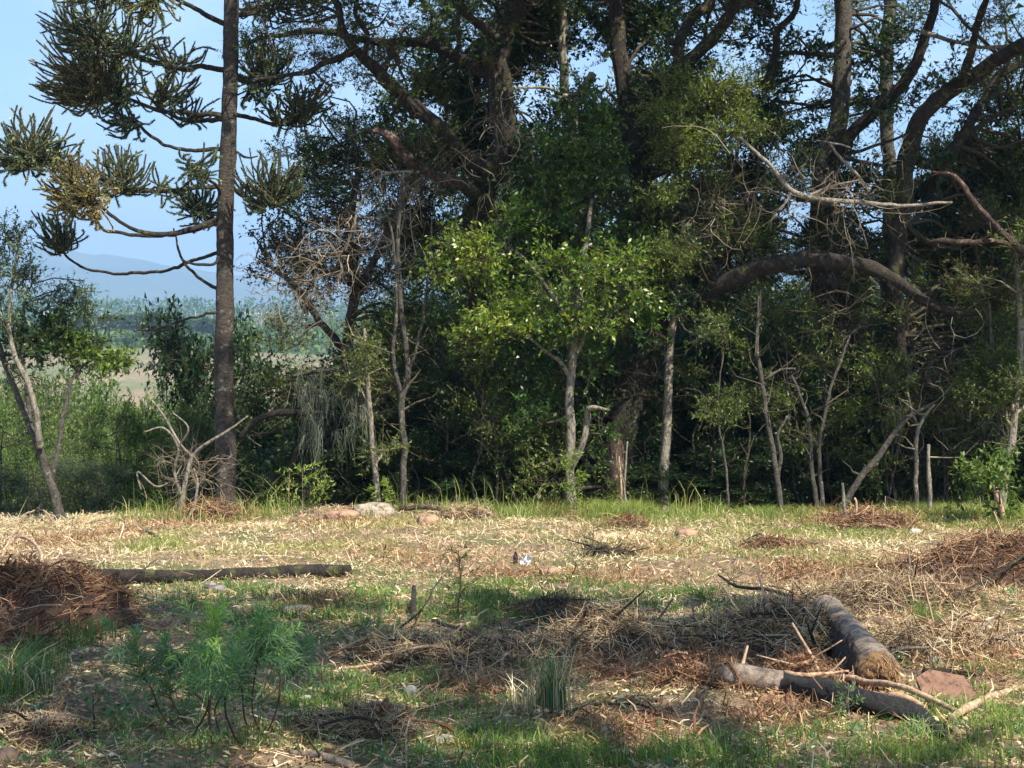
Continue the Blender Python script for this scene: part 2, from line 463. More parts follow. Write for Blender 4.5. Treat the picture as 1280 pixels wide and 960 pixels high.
# ------------------------------------------------------------------ foliage
STYLE = {
  #            n sub, sub len, leaves/sub, leaf len,   leaf w,  material
  'broad':  dict(sub=5, sl=(0.14, 0.34), lp=7, ll=(0.030, 0.082), lw=0.46, mat='leaf_bright', fold=0.15),
  'olive':  dict(sub=6, sl=(0.15, 0.36), lp=9, ll=(0.035, 0.065), lw=0.38, mat='leaf_olive', fold=0.1),
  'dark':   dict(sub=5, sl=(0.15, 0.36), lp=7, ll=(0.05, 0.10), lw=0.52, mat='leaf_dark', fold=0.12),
  'grey':   dict(sub=5, sl=(0.12, 0.30), lp=8, ll=(0.035, 0.065), lw=0.36, mat='leaf_grey', fold=0.1),
  'brown':  dict(sub=5, sl=(0.12, 0.34), lp=5, ll=(0.035, 0.07), lw=0.55, mat='leaf_brown', fold=0.2),
  'shrub':  dict(sub=5, sl=(0.14, 0.32), lp=8, ll=(0.05, 0.095), lw=0.42, mat='leaf_shrub', fold=0.15),
  'shade':  dict(sub=4, sl=(0.2, 0.5), lp=7, ll=(0.13, 0.22), lw=0.45, mat='leaf_olive', fold=0.1),
}

def spray_clump(gl, gt, c, r, n, st, tbias=0.0, twig_r=0.004, size=1.0, up=0.25):
    """one clump of leafy sprays about c with half-axes r: twigs into gt, leaves into gl"""
    c = np.asarray(c, float); r = np.asarray(r, float)
    n = int(n)
    if n < 1: return
    d0 = rv(n); d0[:, 2] = d0[:, 2] * 0.9
    rr = rng.random((n, 1)) ** 0.45
    tip = c + d0 * rr * r * (0.8 + 0.4 * rng.random((n, 1)))
    base = c + d0 * rr * r * 0.25 + rng.normal(size=(n, 3)) * r * 0.12
    L = np.linalg.norm(tip - base, axis=1, keepdims=True)
    k = np.linspace(0, 1, 4)[None, :, None]
    bend = rng.normal(size=(n, 1, 3)) * 0.10 * L[:, :, None] + np.array([0, 0, -0.06]) * L[:, :, None]
    pts = base[:, None] * (1 - k) + tip[:, None] * k + bend * np.sin(k * PI)
    tr = twig_r * (1.7 - k[..., 0]) * np.ones((n, 1))
    tubes(gt, pts, tr, 3, jit(n, 0.1, 0.7))
    m = st['sub']
    a = jit(n * m, 0.35, 1.0).reshape(n, m, 1)
    sb = base[:, None] * (1 - a) + tip[:, None] * a + bend * np.sin(a * PI)
    sd = unit(unit(tip - base)[:, None] * 0.8 + rng.normal(size=(n, m, 3)) * 0.65 + np.array([0, 0, up]))
    sl = jit(n * m, *st['sl']).reshape(n, m, 1) * size
    se = sb + sd * sl
    sb2 = sb.reshape(-1, 3); se2 = se.reshape(-1, 3); N = len(sb2)
    tubes(gt, np.stack([sb2, se2], 1), np.full((N, 2), twig_r * 0.45) * [1.2, 0.5], 3, jit(N, 0.2, 0.9))
    lp = st['lp']
    q = jit(N * lp, 0.05, 1.0).reshape(N, lp, 1)
    lpz = (sb2[:, None] * (1 - q) + se2[:, None] * q + rng.normal(size=(N, lp, 3)) * 0.008).reshape(-1, 3)
    sdir = np.repeat(unit(se2 - sb2), lp, axis=0)
    M_ = len(lpz)
    ld = unit(sdir * 0.55 + rv(M_) * 0.85 + np.array([0, 0, -0.05]))
    ln = unit(rv(M_) * 0.8 + np.array([0, 0, 0.75]))
    base_t = np.repeat(jit(N, -0.16, 0.16), lp) + np.repeat(jit(n, -0.12, 0.12), m * lp)
    tint = np.clip(0.45 + tbias + base_t + rng.normal(size=M_) * 0.12, 0, 1)
    ll = jit(M_, *st['ll']) * size
    leaves(gl, lpz, ld, ln, ll, ll * st['lw'], tint, st['fold'], st['mat'] in ('leaf_olive', 'leaf_dark', 'leaf_brown'))

def connect(gt, frm, to, r0, r1, tint=0.3, sag=0.0, sides=5):
    frm = np.asarray(frm, float); to = np.asarray(to, float)
    L = np.linalg.norm(to - frm)
    n = max(4, int(L / 0.18))
    k = np.linspace(0, 1, n)[:, None]
    b1 = rng.normal(size=3) * 0.14 * L; b2 = rng.normal(size=3) * 0.05 * L
    p = frm * (1 - k) + to * k + b1 * np.sin(k * PI) + b2 * np.sin(k * 2 * PI) + np.array([0, 0, -sag * L]) * np.sin(k * PI)
    p[1:-1] += rng.normal(size=(n - 2, 3)) * 0.012 * min(L, 1.5)
    tubes(gt, p[None], (r0 + (r1 - r0) * k[:, 0])[None], sides, tint)

TRI = lambda: sum(len(o.data.polygons) for o in COL.objects if o.type == 'MESH')

def leafy_tree(name, label, cat, limbs, clumps, bark='grey_bark', twigmat='twig', group=None, rough=0.14, wiggle=0.06, base_i=0, wclumps=()):
    """limbs: (part name, bark or None, [(px,py,Y,radius px)...]); clumps: (px,py,Y, rx px, ry px, rdepth m, sprays, style, tint bias)"""
    pts0 = limbs[base_i][2][0]
    b = P(pts0[0], pts0[1], pts0[2]); b[2] = float(H(b[0], b[1]))
    root = empty(name, b, label, cat, group)
    allp = []; allr = []; epi = []; shag = []
    for (pn, bk, pl) in limbs:
        g = Geo()
        pw = [P(*q[:3]) for q in pl]; rw = [q[3] * q[2] / F * (0.74 if (bk or bark) in ('old_bark', 'red_bark') else .88) for q in pl]
        if pn == 'trunk' and len(pl) and pl[0][1] > 560:
            pw[0][2] = min(pw[0][2], float(H(pw[0][0], pw[0][1])) - 0.08)
        p, r = trunk_tube(g, pw, rw, 12 if max(rw) > 0.05 else 8, rough, wiggle * min(1, max(rw) / 0.1), flare=0.5 if pn == 'trunk' and pl[0][1] > 560 else 0)
        link(pn, g.mesh(pn, M[bk or bark]), root)
        allp.append(p); allr.append(r)
        if (bk or bark) in ('old_bark', 'red_bark', 'grey_bark') and max(rw) > .03:
            m = int(42 * np.sum(np.linalg.norm(np.diff(p, axis=0), axis=1))); ii = rng.integers(0, len(p), m)
            d = rv(m); st0 = p[ii] + d * r[ii][:, None] * .8; e = d + rng.normal(size=(m, 3)) * .5 + [0, 0, -.15]
            L_ = (jit(m, .03, .16) * np.where(rng.random(m) < .1, 2.5, 1))[:, None]
            shag.append((np.stack([st0, st0 + unit(e) * L_ * .5, st0 + unit(e) * L_ + rng.normal(size=(m, 3)) * L_ * .25], 1), jit(m, .002, .006)))
        if bk in ('old_bark', 'red_bark') and max(rw) > .04:
            for k in range(0, len(p), max(1, int(.26 / (np.linalg.norm(p[1] - p[0]) + 1e-6)))):
                if p[k][2] < .8 or (pl[0][0] == 826 and pl[0][1] == 405 and rng.random() < .8): continue
                epi.append((p[k] + rv(1)[0] * (r[k] + .12), r[k]))
    allp = np.vstack(allp); allr = np.concatenate(allr)
    gt = Geo(); gl = {}
    for sp_, sr_ in shag: tubes(gt, sp_, sr_[:, None] * np.array([[1.2, .8, .4]]), 3, jit(len(sr_), 0, .8))
    for e, er in epi:
        stn = ('dark', 'brown', 'olive', 'olive')[rng.integers(0, 4)]
        spray_clump(gl.setdefault(STYLE[stn]['mat'], Geo()), gt, e, (.2, .2, .18), 3, STYLE[stn], -.05)
    for (px, py, Y, rx, ry, rd, n, stn, tb) in clumps:
        c = P(px, py, Y); st = STYLE[stn]
        w = np.linalg.norm(allp - c, axis=1) + np.maximum(0, allp[:, 2] - c[2]) * 0.8
        i = int(np.argmin(w))
        for _ in range(2):
            connect(gt, allp[i], c + rng.normal(size=3) * 0.12, min(allr[i] * 0.5, 0.03), 0.008)
        gg = gl.setdefault(st['mat'], Geo())
        rr = np.array([rx * Y / F, rd, ry * Y / F])
        for _ in range(3 + int(n / 16)):
            d = rv(1)[0] * rr * 0.75
            connect(gt, c, c + d, 0.010, 0.004, sides=3)
        spray_clump(gg, gt, c, rr, n, st, tb)
    gb = Geo()
    for (c, r3, n, stn, tb) in wclumps:
        c = np.asarray(c, float); st = STYLE[stn]
        w = np.linalg.norm(allp - c, axis=1) + np.maximum(0, allp[:, 2] - c[2]) * 0.8
        i = int(np.argmin(w))
        connect(gb, allp[i], c, 0.035, 0.012, sides=6)
        spray_clump(gl.setdefault(st['mat'], Geo()), gt, c, np.asarray(r3, float), n, st, tb, up=0.1)
    if not gb.empty(): link('boughs', gb.mesh('boughs', M['twig']), root)
    if not gt.empty(): link('twigs', gt.mesh('twigs', M[twigmat]), root)
    for mn, gg in gl.items(): link('crown', gg.mesh('crown', M[mn]), root)
    return root

# ------------------------------------------------------------------ araucaria: ropes of needles on bare curving branches
def ropes(gn, gc, pts, rr=0.035, tint=0.5):
    """needle-covered branchlets: pts (N,K,3)"""
    N, K, _ = pts.shape
    if N == 0: return
    tubes(gc, pts, np.full((N, K), rr * 0.35), 4, np.full(N, 0.3))
    per = 5; seg = 3
    t = np.linspace(0.0, 1.0, (K - 1) * seg + 1)
    idx = t * (K - 1); i0 = np.minimum(idx.astype(int), K - 2); f = (idx - i0)[None, :, None]
    c = pts[:, i0] * (1 - f) + pts[:, i0 + 1] * f
    tan = unit(pts[:, i0 + 1] - pts[:, i0])
    R = len(t)
    c = np.repeat(c.reshape(-1, 3), per, axis=0); tan = np.repeat(tan.reshape(-1, 3), per, axis=0)
    n = len(c)
    rad = rv(n); rad = unit(rad - tan * (rad * tan).sum(1, keepdims=True))
    d = unit(tan * 0.75 + rad * 0.8)
    end = np.tile(np.repeat(np.where(t > 0.9, 0.8, 1.0), per), N)
    ln = rr * jit(n, 1.1, 1.7) * end
    side = unit(np.cross(d, rad)) * (rr * 0.25)
    v = np.stack([c - side, c + side, c + d * ln[:, None]], 1).reshape(-1, 3)
    tb = np.repeat(np.clip(tint + rng.normal(size=N) * 0.10, 0, 1), R * per) + rng.normal(size=n) * 0.08
    gn.add(v, np.arange(n * 3).reshape(n, 3), np.repeat(np.clip(tb, 0, 1), 3))

def tuft(gn, gc, root_p, c, r, n, tint=0.5, rr=0.035, up=0.35):
    """a hand of needle ropes fanning from root_p through the ellipsoid (c, r), their tips turned up"""
    root_p = np.asarray(root_p, float); c = np.asarray(c, float); r = np.asarray(r, float)
    tgt = c + rv(n) * (rng.random((n, 1)) ** 0.4) * r
    start = root_p + (tgt - root_p) * jit(n, 0.0, 0.55)[:, None] + rng.normal(size=(n, 3)) * 0.04
    L = np.linalg.norm(tgt - start, axis=1)
    mx_ = np.clip(L, 0.28, 0.85)
    start = np.where((L > 0.85)[:, None], tgt - unit(tgt - start) * 0.85, start)
    K = 6; k = np.linspace(0, 1, K)[None, :, None]
    d = unit(tgt - start)
    upv = np.array([0, 0, 1.0])
    pts = start[:, None] + (d * mx_[:, None])[:, None] * k + upv * (mx_[:, None, None] * up) * (k ** 2 - 0.45 * k) + rng.normal(size=(n, 1, 3)) * 0.05 * np.sin(k * PI)
    ropes(gn, gc, pts, rr, tint)
    # bare twigs that carry them
    m = max(3, n // 4)
    j = rng.integers(0, n, m)
    kk = np.linspace(0, 1, 4)[None, :, None]
    a = root_p[None, None] * (1 - kk) + start[j][:, None] * kk + np.array([0, 0, -0.10]) * np.sin(kk * PI) * np.linalg.norm(start[j] - root_p, axis=1)[:, None, None]
    tubes(gc, a, np.full((m, 4), 0.011), 4, jit(m, 0.1, 0.4))

def araucaria(name, label, trunk, branches, Y, bark='arau_bark', rr=0.031):
    b = P(*trunk[0][:3]); b[2] = float(H(b[0], b[1]))
    root = empty(name, b, label, 'tree')
    pw = [P(*q[:3]) for q in trunk]; rw = [q[3] * q[2] / F for q in trunk]
    if trunk[0][1] > 560: pw[0][2] = b[2] - 0.1
    g = Geo(); trunk_tube(g, pw, rw, 18, 0.10, 0.02, step=0.06, flare=0.35, freq=6)
    link('trunk', g.mesh('trunk', M[bark]), root)
    for pl, tl in branches:
        g = Geo(); gn = Geo(); gc = Geo()
        p0 = [P(*q[:3]) for q in pl]; r0 = [q[3] * q[2] / F * .78 for q in pl]
        p, r = trunk_tube(g, p0, r0, 7, 0.22, 0.035)
        br = link('branch', g.mesh('branch', M['old_bark']), root)
        for (px, py, dY, rx, ry, n, tb) in tl:
            c = P(px, py, Y + dY)
            w = np.linalg.norm(p - c, axis=1); i = int(np.argmin(w))
            tuft(gn, gc, p[i], c, (rx * Y / F * 1.35, 0.40, ry * Y / F * 1.3), int(n * 1.9), tb + .2, rr)
        if not gn.empty():
            link('needles', gn.mesh('needles', M['needles']), br)
            link('branchlet_cores', gc.mesh('branchlet_cores', M['twig']), br)
    return root

A0 = 18.6
def br(*pts): return [(p[0], p[1], A0 + (p[3] if len(p) > 3 else 0), p[2]) for p in pts]
araucaria('araucaria_tree', 'tall straight araucaria pine with lichen-spotted trunk and upturned bare branches against the sky',
  [(283, 632, A0, 13.5), (282, 560, A0, 12.3), (280, 440, A0, 11.5), (282, 300, A0, 10.5), (287, 150, A0, 9.7), (291, 0, A0, 9.2), (294, -160, A0, 9.5), (295, -330, A0, 8), (296, -520, A0, 4)],
  [
   (br((280, 88, 4.5), (250, 84, 4, -.1), (215, 84, 3.8, -.2), (165, 68, 3, -.3), (120, 50, 2, -.3)), [(100, 45, -.3, 42, 45, 60, .42), (165, 55, -.3, 40, 30, 34, .45), (225, 75, -.2, 35, 18, 16, .4)]),
   (br((280, 145, 4.5), (235, 141, 4, .1), (200, 139, 3.5, .2), (165, 125, 3, .2), (130, 110, 2, .2)), [(105, 95, .2, 52, 45, 105, .74), (78, 125, .2, 38, 22, 34, .62), (150, 120, .1, 22, 34, 30, .4)]),
   (br((280, 150, 4), (225, 148, 3.2, .5), (195, 130, 2.5, .6)), [(215, 112, .6, 36, 28, 26, .55), (235, 140, .3, 25, 18, 12, .4)]),
   (br((278, 187, 3.5), (255, 187, 3.2), (225, 187, 3, .1), (195, 174, 2.8, .2), (170, 152, 2.2, .3)), [(150, 155, .3, 28, 20, 18, .35)]),
   (br((279, 233, 4), (250, 234, 3.5, -.2), (220, 238, 3.2, -.4), (185, 241, 3, -.5), (140, 235, 2.2, -.5), (125, 230, 1.6, -.5)), [(152, 218, -.5, 32, 26, 44, .5), (205, 237, -.4, 24, 12, 10, .4)]),
   (br((279, 247, 3), (262, 225, 2.6, -.4), (245, 210, 2, -.6)), [(248, 212, -.6, 24, 22, 20, .35)]),
   (br((278, 272, 5), (245, 284, 4.4, -.3), (205, 292, 3.8, -.6), (165, 285, 3, -.8), (128, 262, 2.6, -.9), (112, 245, 2, -1)), [(92, 238, -1, 32, 30, 58, .86), (110, 265, -.9, 20, 18, 12, .97), (70, 258, -1, 22, 18, 14, .7)]),
   (br((278, 276, 4), (240, 288, 3.6, -.3), (200, 294, 3.2, -.5), (150, 291, 2.8, -.6), (125, 282, 2.4, -.7), (110, 240, 2, -.8), (70, 210, 1.8, -.9), (30, 200, 1.6, -1)), [(42, 185, -1, 40, 34, 62, .55), (10, 205, -1.1, 22, 22, 20, .45), (75, 200, -.9, 18, 28, 16, .5)]),
   (br((279, 283, 3), (262, 272, 2.6, .4), (245, 262, 2.2, .6)), [(242, 256, .6, 30, 24, 32, .35), (262, 275, .3, 14, 12, 8, .3)]),
   (br((276, 315, 3.2), (252, 322, 3, .2), (225, 332, 2.8, .4), (190, 340, 2.6, .6), (150, 342, 2.4, .7), (115, 338, 2.2, .8), (90, 325, 2, .8), (80, 314, 1.6, .8)), [(66, 290, .8, 22, 24, 26, .4), (84, 300, .8, 8, 12, 6, .3)]),
   (br((279, 318, 3), (266, 330, 2.6, -.3), (245, 330, 2.2, -.5), (228, 325, 1.6, -.6)), []),
   (br((274, 362, 3), (255, 350, 2.6, .2), (232, 328, 2.2, .3), (222, 305, 1.8, .3), (216, 285, 1.2, .3)), []),
   (br((274, 390, 2.6), (250, 395, 2.2, -.4), (225, 402, 2, -.7), (200, 410, 1.8, -.9), (168, 413, 1.4, -1)), []),
   (br((294, 98, 4.5), (320, 104, 4, .1), (345, 105, 3, .2)), [(328, 82, .2, 32, 30, 44, .35), (315, 118, 0, 20, 14, 12, .3)]),
   (br((294, 143, 3.8), (320, 150, 3.4, .2), (350, 157, 3, .4), (375, 152, 2, .5)), [(378, 133, .5, 32, 24, 38, .45), (350, 148, .4, 18, 14, 10, .4)]),
   (br((295, 238, 3.8), (318, 252, 3.2, -.2), (345, 258, 2.4, -.4)), [(338, 228, -.4, 36, 30, 44, .4), (318, 250, -.2, 16, 12, 8, .3)]),
   (br((294, 190, 2.2), (310, 198, 1.8), (325, 196, 1.2)), []),
   (br((280, 30, 4.5), (240, 10, 4, -.5), (190, -10, 3, -1.0), (150, -20, 2, -1.2)), [(130, 0, -1.0, 45, 30, 46, .45), (190, 15, -1.0, 30, 26, 24, .6)]),
   (br((300, 20, 4.5), (335, 8, 4, .4), (375, -10, 3, .6)), [(340, 10, .5, 46, 22, 34, .35), (390, 0, .6, 30, 20, 20, .35)]),
   (br((288, -80, 4.5), (200, -95, 4, -.8), (110, -125, 3, -1.5)), [(100, -140, -1.5, 60, 50, 60, .5)]),
   (br((300, -110, 4.5), (390, -130, 4, .5), (470, -170, 3, 1)), [(470, -190, 1, 60, 50, 60, .5)]),
   (br((290, -200, 4), (220, -230, 4, 1.2), (150, -260, 3, 2.0)), [(140, -280, 2.0, 60, 50, 50, .5)]),
   (br((296, -230, 4), (350, -260, 4, -1.2), (400, -300, 3, -2)), [(400, -320, -2, 60, 50, 50, .5)]),
  ], A0)

# ------------------------------------------------------------------ the old trees and what grows between them
SKYGAPS = [(765, 262, 42, 22), (552, 322, 30, 14), (565, 255, 22, 18), (1085, 160, 22, 24), (1150, 165, 34, 22), (1185, 60, 50, 42), (1160, 110, 26, 18), (1000, 110, 16, 40), (930, 60, 22, 18), (480, 40, 60, 22), (690, 130, 12, 8), (1190, 150, 26, 26), (985, 265, 20, 12), (990, 30, 22, 22), (1090, 25, 14, 20)]
def fill(x0, x1, y0, y1, n, Y, rx, ry, sp, styles, tb=0.0):
    out = []; tries = 0
    while len(out) < n and tries < n * 12:
        tries += 1
        px, py = x0 + (x1 - x0) * rng.random(), y0 + (y1 - y0) * rng.random()
        if any(((px - a) / (c_ + rx * .5)) ** 2 + ((py - b) / (d_ + ry * .5)) ** 2 < 1 for a, b, c_, d_ in SKYGAPS): continue
        k = .7 + .5 * rng.random()
        out.append((px, py, Y + rng.normal() * .35, rx * k, ry * k, .45, sp * k, styles[rng.integers(0, len(styles))], tb + rng.normal() * .08))
    return out
LIT = [(P(735, 180, 18.9), .7), (P(700, 240, 18.9), .6), (P(620, 180, 20.5), .4), (P(480, 190, 20.2), .6), (P(940, 160, 18.4), .6), (P(1010, 180, 20.5), .5), (P(1180, 250, 20), .5), (P(960, 400, 19.5), .4), (P(1210, 340, 19.5), .5), (P(500, 440, 19.5), .8), (P(600, 500, 19), .5), (P(860, 300, 19.3), .5), (P(598, 325, 18), .8), (P(640, 405, 17.9), .8), (P(750, 370, 17.8), 1.0), (P(890, 125, 18.5), .8), (P(430, 300, 19.5), 1.0), (P(690, 330, 18), .6),
       (P(380, 370, 19.3), .8), (P(560, 225, 19), .5), (P(1040, 325, 18.4), .35), (P(715, 560, 18.3), .45), (P(715, 120, 20.2), .4), (P(1000, 240, 17.6), .6),
       (P(1250, 560, 18), .4), (P(850, 200, 18.8), .5), (P(150, 560, 20), .1), (P(540, 90, 20), .5), (P(1240, 280, 18), .5), (P(1115, 60, 22), .4), (P(960, 560, 18.2), .25)]
CANOPY = {'old_tree': [], 'broad_old_tree': [], 'straight_tree': [], 'snaking_tree': []}
def lit_here(c, ex=0.35):
    for p, r in LIT:
        v = c - p; t = float(np.dot(v, SUN))
        if t > 0 and np.linalg.norm(v - SUN * t) < r + ex: return True
    return False
for cx in np.arange(0.2, 15.5, 0.95):
    for cy in np.arange(13.4, 19.5, 0.95):
        c = np.array([cx + rng.normal() * .25, cy + rng.normal() * .25, 0.0])
        c[2] = 7.4 + 0.35 * (19 - c[1]) * 0.6 + rng.random() * 1.6
        if lit_here(c) or rng.random() < .10: continue
        k = 'old_tree' if cx < 1.2 else 'broad_old_tree' if cx < 4.6 else 'straight_tree' if cx < 7.6 else 'snaking_tree'
        CANOPY[k].append((c, (.75, .75, .45), 17, 'shade', -.1))
Y1 = 19.5
leafy_tree('old_tree', 'old gnarled dark tree leaning over, mossy limbs reaching out toward the araucaria', 'tree', [
  ('trunk', 'old_bark', [(528, 638, 20.2, 26), (540, 520, 20.2, 22), (575, 480, 20, 20), (604, 445, 19.8, 19), (600, 370, 19.6, 19), (592, 300, 19.5, 20), (610, 235, 19.4, 18), (632, 180, 19.3, 17), (628, 120, 19.3, 18), (622, 75, 19.3, 19), (634, 30, 19.3, 15), (645, -20, 19.3, 13), (650, -120, 19.2, 11), (690, -300, 19, 8)]),
  ('limb', 'red_bark', [(606, 250, 19.4, 11), (592, 238, 19.2, 11), (565, 225, 19, 10), (532, 214, 18.9, 9), (508, 198, 18.8, 9), (492, 175, 18.7, 8), (470, 165, 18.6, 5), (440, 170, 18.5, 3)]),
  ('limb', 'old_bark', [(618, 215, 19.3, 14), (590, 200, 19.1, 13), (560, 170, 19, 12), (530, 145, 18.9, 12), (500, 117, 18.8, 12), (470, 85, 18.7, 11), (445, 68, 18.6, 9), (430, 40, 18.5, 7), (422, 0, 18.4, 6), (400, -60, 18.2, 5)]),
  ('limb', 'old_bark', [(622, 100, 19.3, 10), (590, 82, 19.4, 9), (555, 62, 19.5, 8), (510, 53, 19.6, 7), (465, 52, 19.7, 6), (430, 42, 19.8, 6), (390, 38, 19.8, 5), (345, 45, 19.9, 4), (305, 52, 20, 3)]),
  ('limb', 'old_bark', [(440, 66, 18.6, 6), (410, 78, 18.5, 5), (380, 92, 18.4, 4), (350, 96, 18.4, 3), (320, 100, 18.3, 2)]),
  ('limb', 'old_bark', [(455, 72, 18.6, 5), (460, 45, 18.5, 5), (445, 20, 18.4, 4), (450, -20, 18.4, 4)]),
  ('limb', 'old_bark', [(632, 60, 19.3, 9), (600, 30, 18.8, 7), (560, -10, 18.2, 6), (500, -70, 17.5, 5)]),
  ('limb', 'old_bark', [(640, -20, 19.3, 9), (700, -90, 18.2, 7), (760, -160, 17, 6), (800, -260, 16, 5)]),
 ], [
  (540, 110, 20.3, 52, 42, .6, 42, 'olive', .05), (500, 60, 20.3, 40, 30, .6, 16, 'olive', .0), (545, 30, 19.8, 45, 28, .6, 22, 'olive', 0),
  (590, 130, 20.6, 45, 50, .6, 48, 'dark', .0), (560, 185, 20.8, 45, 28, .6, 26, 'dark', .05), (620, 200, 20.8, 35, 45, .5, 30, 'dark', 0),
  (470, 20, 18.8, 60, 26, .6, 10, 'brown', -.2), (400, 20, 18.8, 50, 22, .6, 8, 'brown', -.2), (410, 110, 18.6, 40, 30, .6, 6, 'brown', -.2),
  (670, 60, 20.2, 50, 60, .6, 52, 'dark', -.1), (690, 150, 20.6, 40, 40, .6, 26, 'dark', 0),
  (520, -60, 17.8, 90, 50, .9, 23, 'shade', 0), (640, -90, 18.6, 100, 60, 1, 30, 'shade', 0), (780, -200, 16.6, 120, 80, 1.2, 45, 'shade', 0), (400, -110, 18.2, 80, 50, .9, 17, 'shade', 0),
  (580, -260, 17.2, 150, 90, 1.2, 40, 'shade', 0),
 ] + fill(480, 700, -10, 300, 34, 20.9, 42, 30, 30, ['dark', 'olive', 'dark'], .05) + fill(300, 500, 0, 120, 9, 18.8, 34, 18, 6, ['brown', 'olive'], -.2), wclumps=CANOPY['old_tree'], rough=0.34, wiggle=0.08)

leafy_tree('snag', 'pale lichened dead trunk with a snapped forked top, between the two darkest trees', 'dead tree', [
  ('trunk', 'pale_bark', [(712, 640, 20.6, 9), (716, 420, 20.6, 9), (722, 220, 20.4, 8), (716, 150, 20.3, 7.5), (728, 118, 20.2, 7), (740, 92, 20.1, 6)]),
  ('limb', 'pale_bark', [(716, 160, 20.3, 6), (707, 112, 20.2, 6.5), (702, 60, 20.1, 6), (705, 20, 20.1, 6), (700, -60, 20, 5)]),
  ('limb', 'pale_bark', [(714, 130, 20.2, 3), (690, 112, 20, 2.4), (655, 110, 19.8, 1.6), (620, 118, 19.6, 1)]),
 ], [], bark='pale_bark', rough=0.2)

leafy_tree('broad_old_tree', 'thick almost black old trunk whose big mossy limb arches low to one side', 'tree', [
  ('trunk', 'old_bark', [(772, 640, 19.4, 30), (776, 560, 19.4, 22), (800, 470, 19.4, 23), (826, 400, 19.4, 24), (826, 320, 19.5, 19), (806, 240, 19.6, 17), (792, 160, 19.7, 17), (780, 90, 19.8, 15), (772, 20, 19.9, 14), (765, -80, 20, 12), (760, -240, 20, 9)]),
  ('limb', 'old_bark', [(826, 405, 19.3, 20), (862, 378, 19.1, 18), (890, 356, 18.9, 17), (930, 340, 18.7, 15), (985, 328, 18.5, 13), (1040, 326, 18.4, 14), (1085, 332, 18.4, 14), (1115, 348, 18.4, 11), (1150, 374, 18.4, 9), (1195, 390, 18.4, 7), (1225, 392, 18.4, 3)]),
  ('limb', 'old_bark', [(790, 140, 19.7, 12), (825, 118, 19.4, 13), (852, 84, 19.2, 12), (885, 58, 19, 11), (908, 30, 18.8, 10), (925, 0, 18.6, 9), (950, -80, 18, 7)]),
  ('limb', 'old_bark', [(845, 92, 19.2, 9), (850, 55, 19.2, 9), (866, 25, 19.2, 9), (890, 2, 19.2, 8), (900, -60, 19.2, 7)]),
  ('limb', 'old_bark', [(870, 372, 19.1, 11), (895, 330, 19.2, 8), (925, 295, 19.3, 6), (940, 262, 19.4, 4)]),
  ('limb', 'old_bark', [(770, -20, 19.9, 9), (850, -110, 18.4, 8), (930, -180, 16.8, 6)]),
 ], [
  (800, 40, 20.6, 60, 50, .7, 52, 'dark', .0), (750, 30, 20.6, 50, 50, .7, 40, 'dark', -.1), (845, 170, 20.2, 50, 50, .6, 40, 'dark', .1),
  (890, 120, 18.6, 62, 36, .6, 62, 'olive', .22), (920, 165, 18.4, 55, 26, .5, 42, 'olive', .18), (865, 190, 18.9, 40, 40, .5, 36, 'olive', .1), (850, 110, 18.8, 30, 26, .5, 20, 'olive', .2),
  (880, 240, 19.6, 50, 36, .6, 34, 'olive', .02), (845, 300, 19.8, 34, 34, .5, 18, 'olive', .0), (930, 300, 19.6, 45, 28, .5, 12, 'olive', .1),
  (940, 50, 20.4, 50, 40, .6, 12, 'dark', .1), (900, 20, 20.4, 40, 30, .6, 10, 'dark', 0),
  (900, -110, 17.4, 130, 60, 1.2, 45, 'shade', 0), (780, -140, 19.4, 120, 60, 1, 35, 'shade', 0), (980, -240, 16.4, 130, 70, 1.2, 40, 'shade', 0),
  (970, 350, 19.2, 40, 14, .4, 10, 'olive', 0),
 ] + fill(690, 960, -10, 380, 40, 20.9, 42, 32, 30, ['dark', 'olive', 'dark'], .05) + fill(800, 960, 120, 330, 12, 18.9, 34, 22, 22, ['olive'], .1), wclumps=CANOPY['broad_old_tree'], rough=0.34, wiggle=0.07)

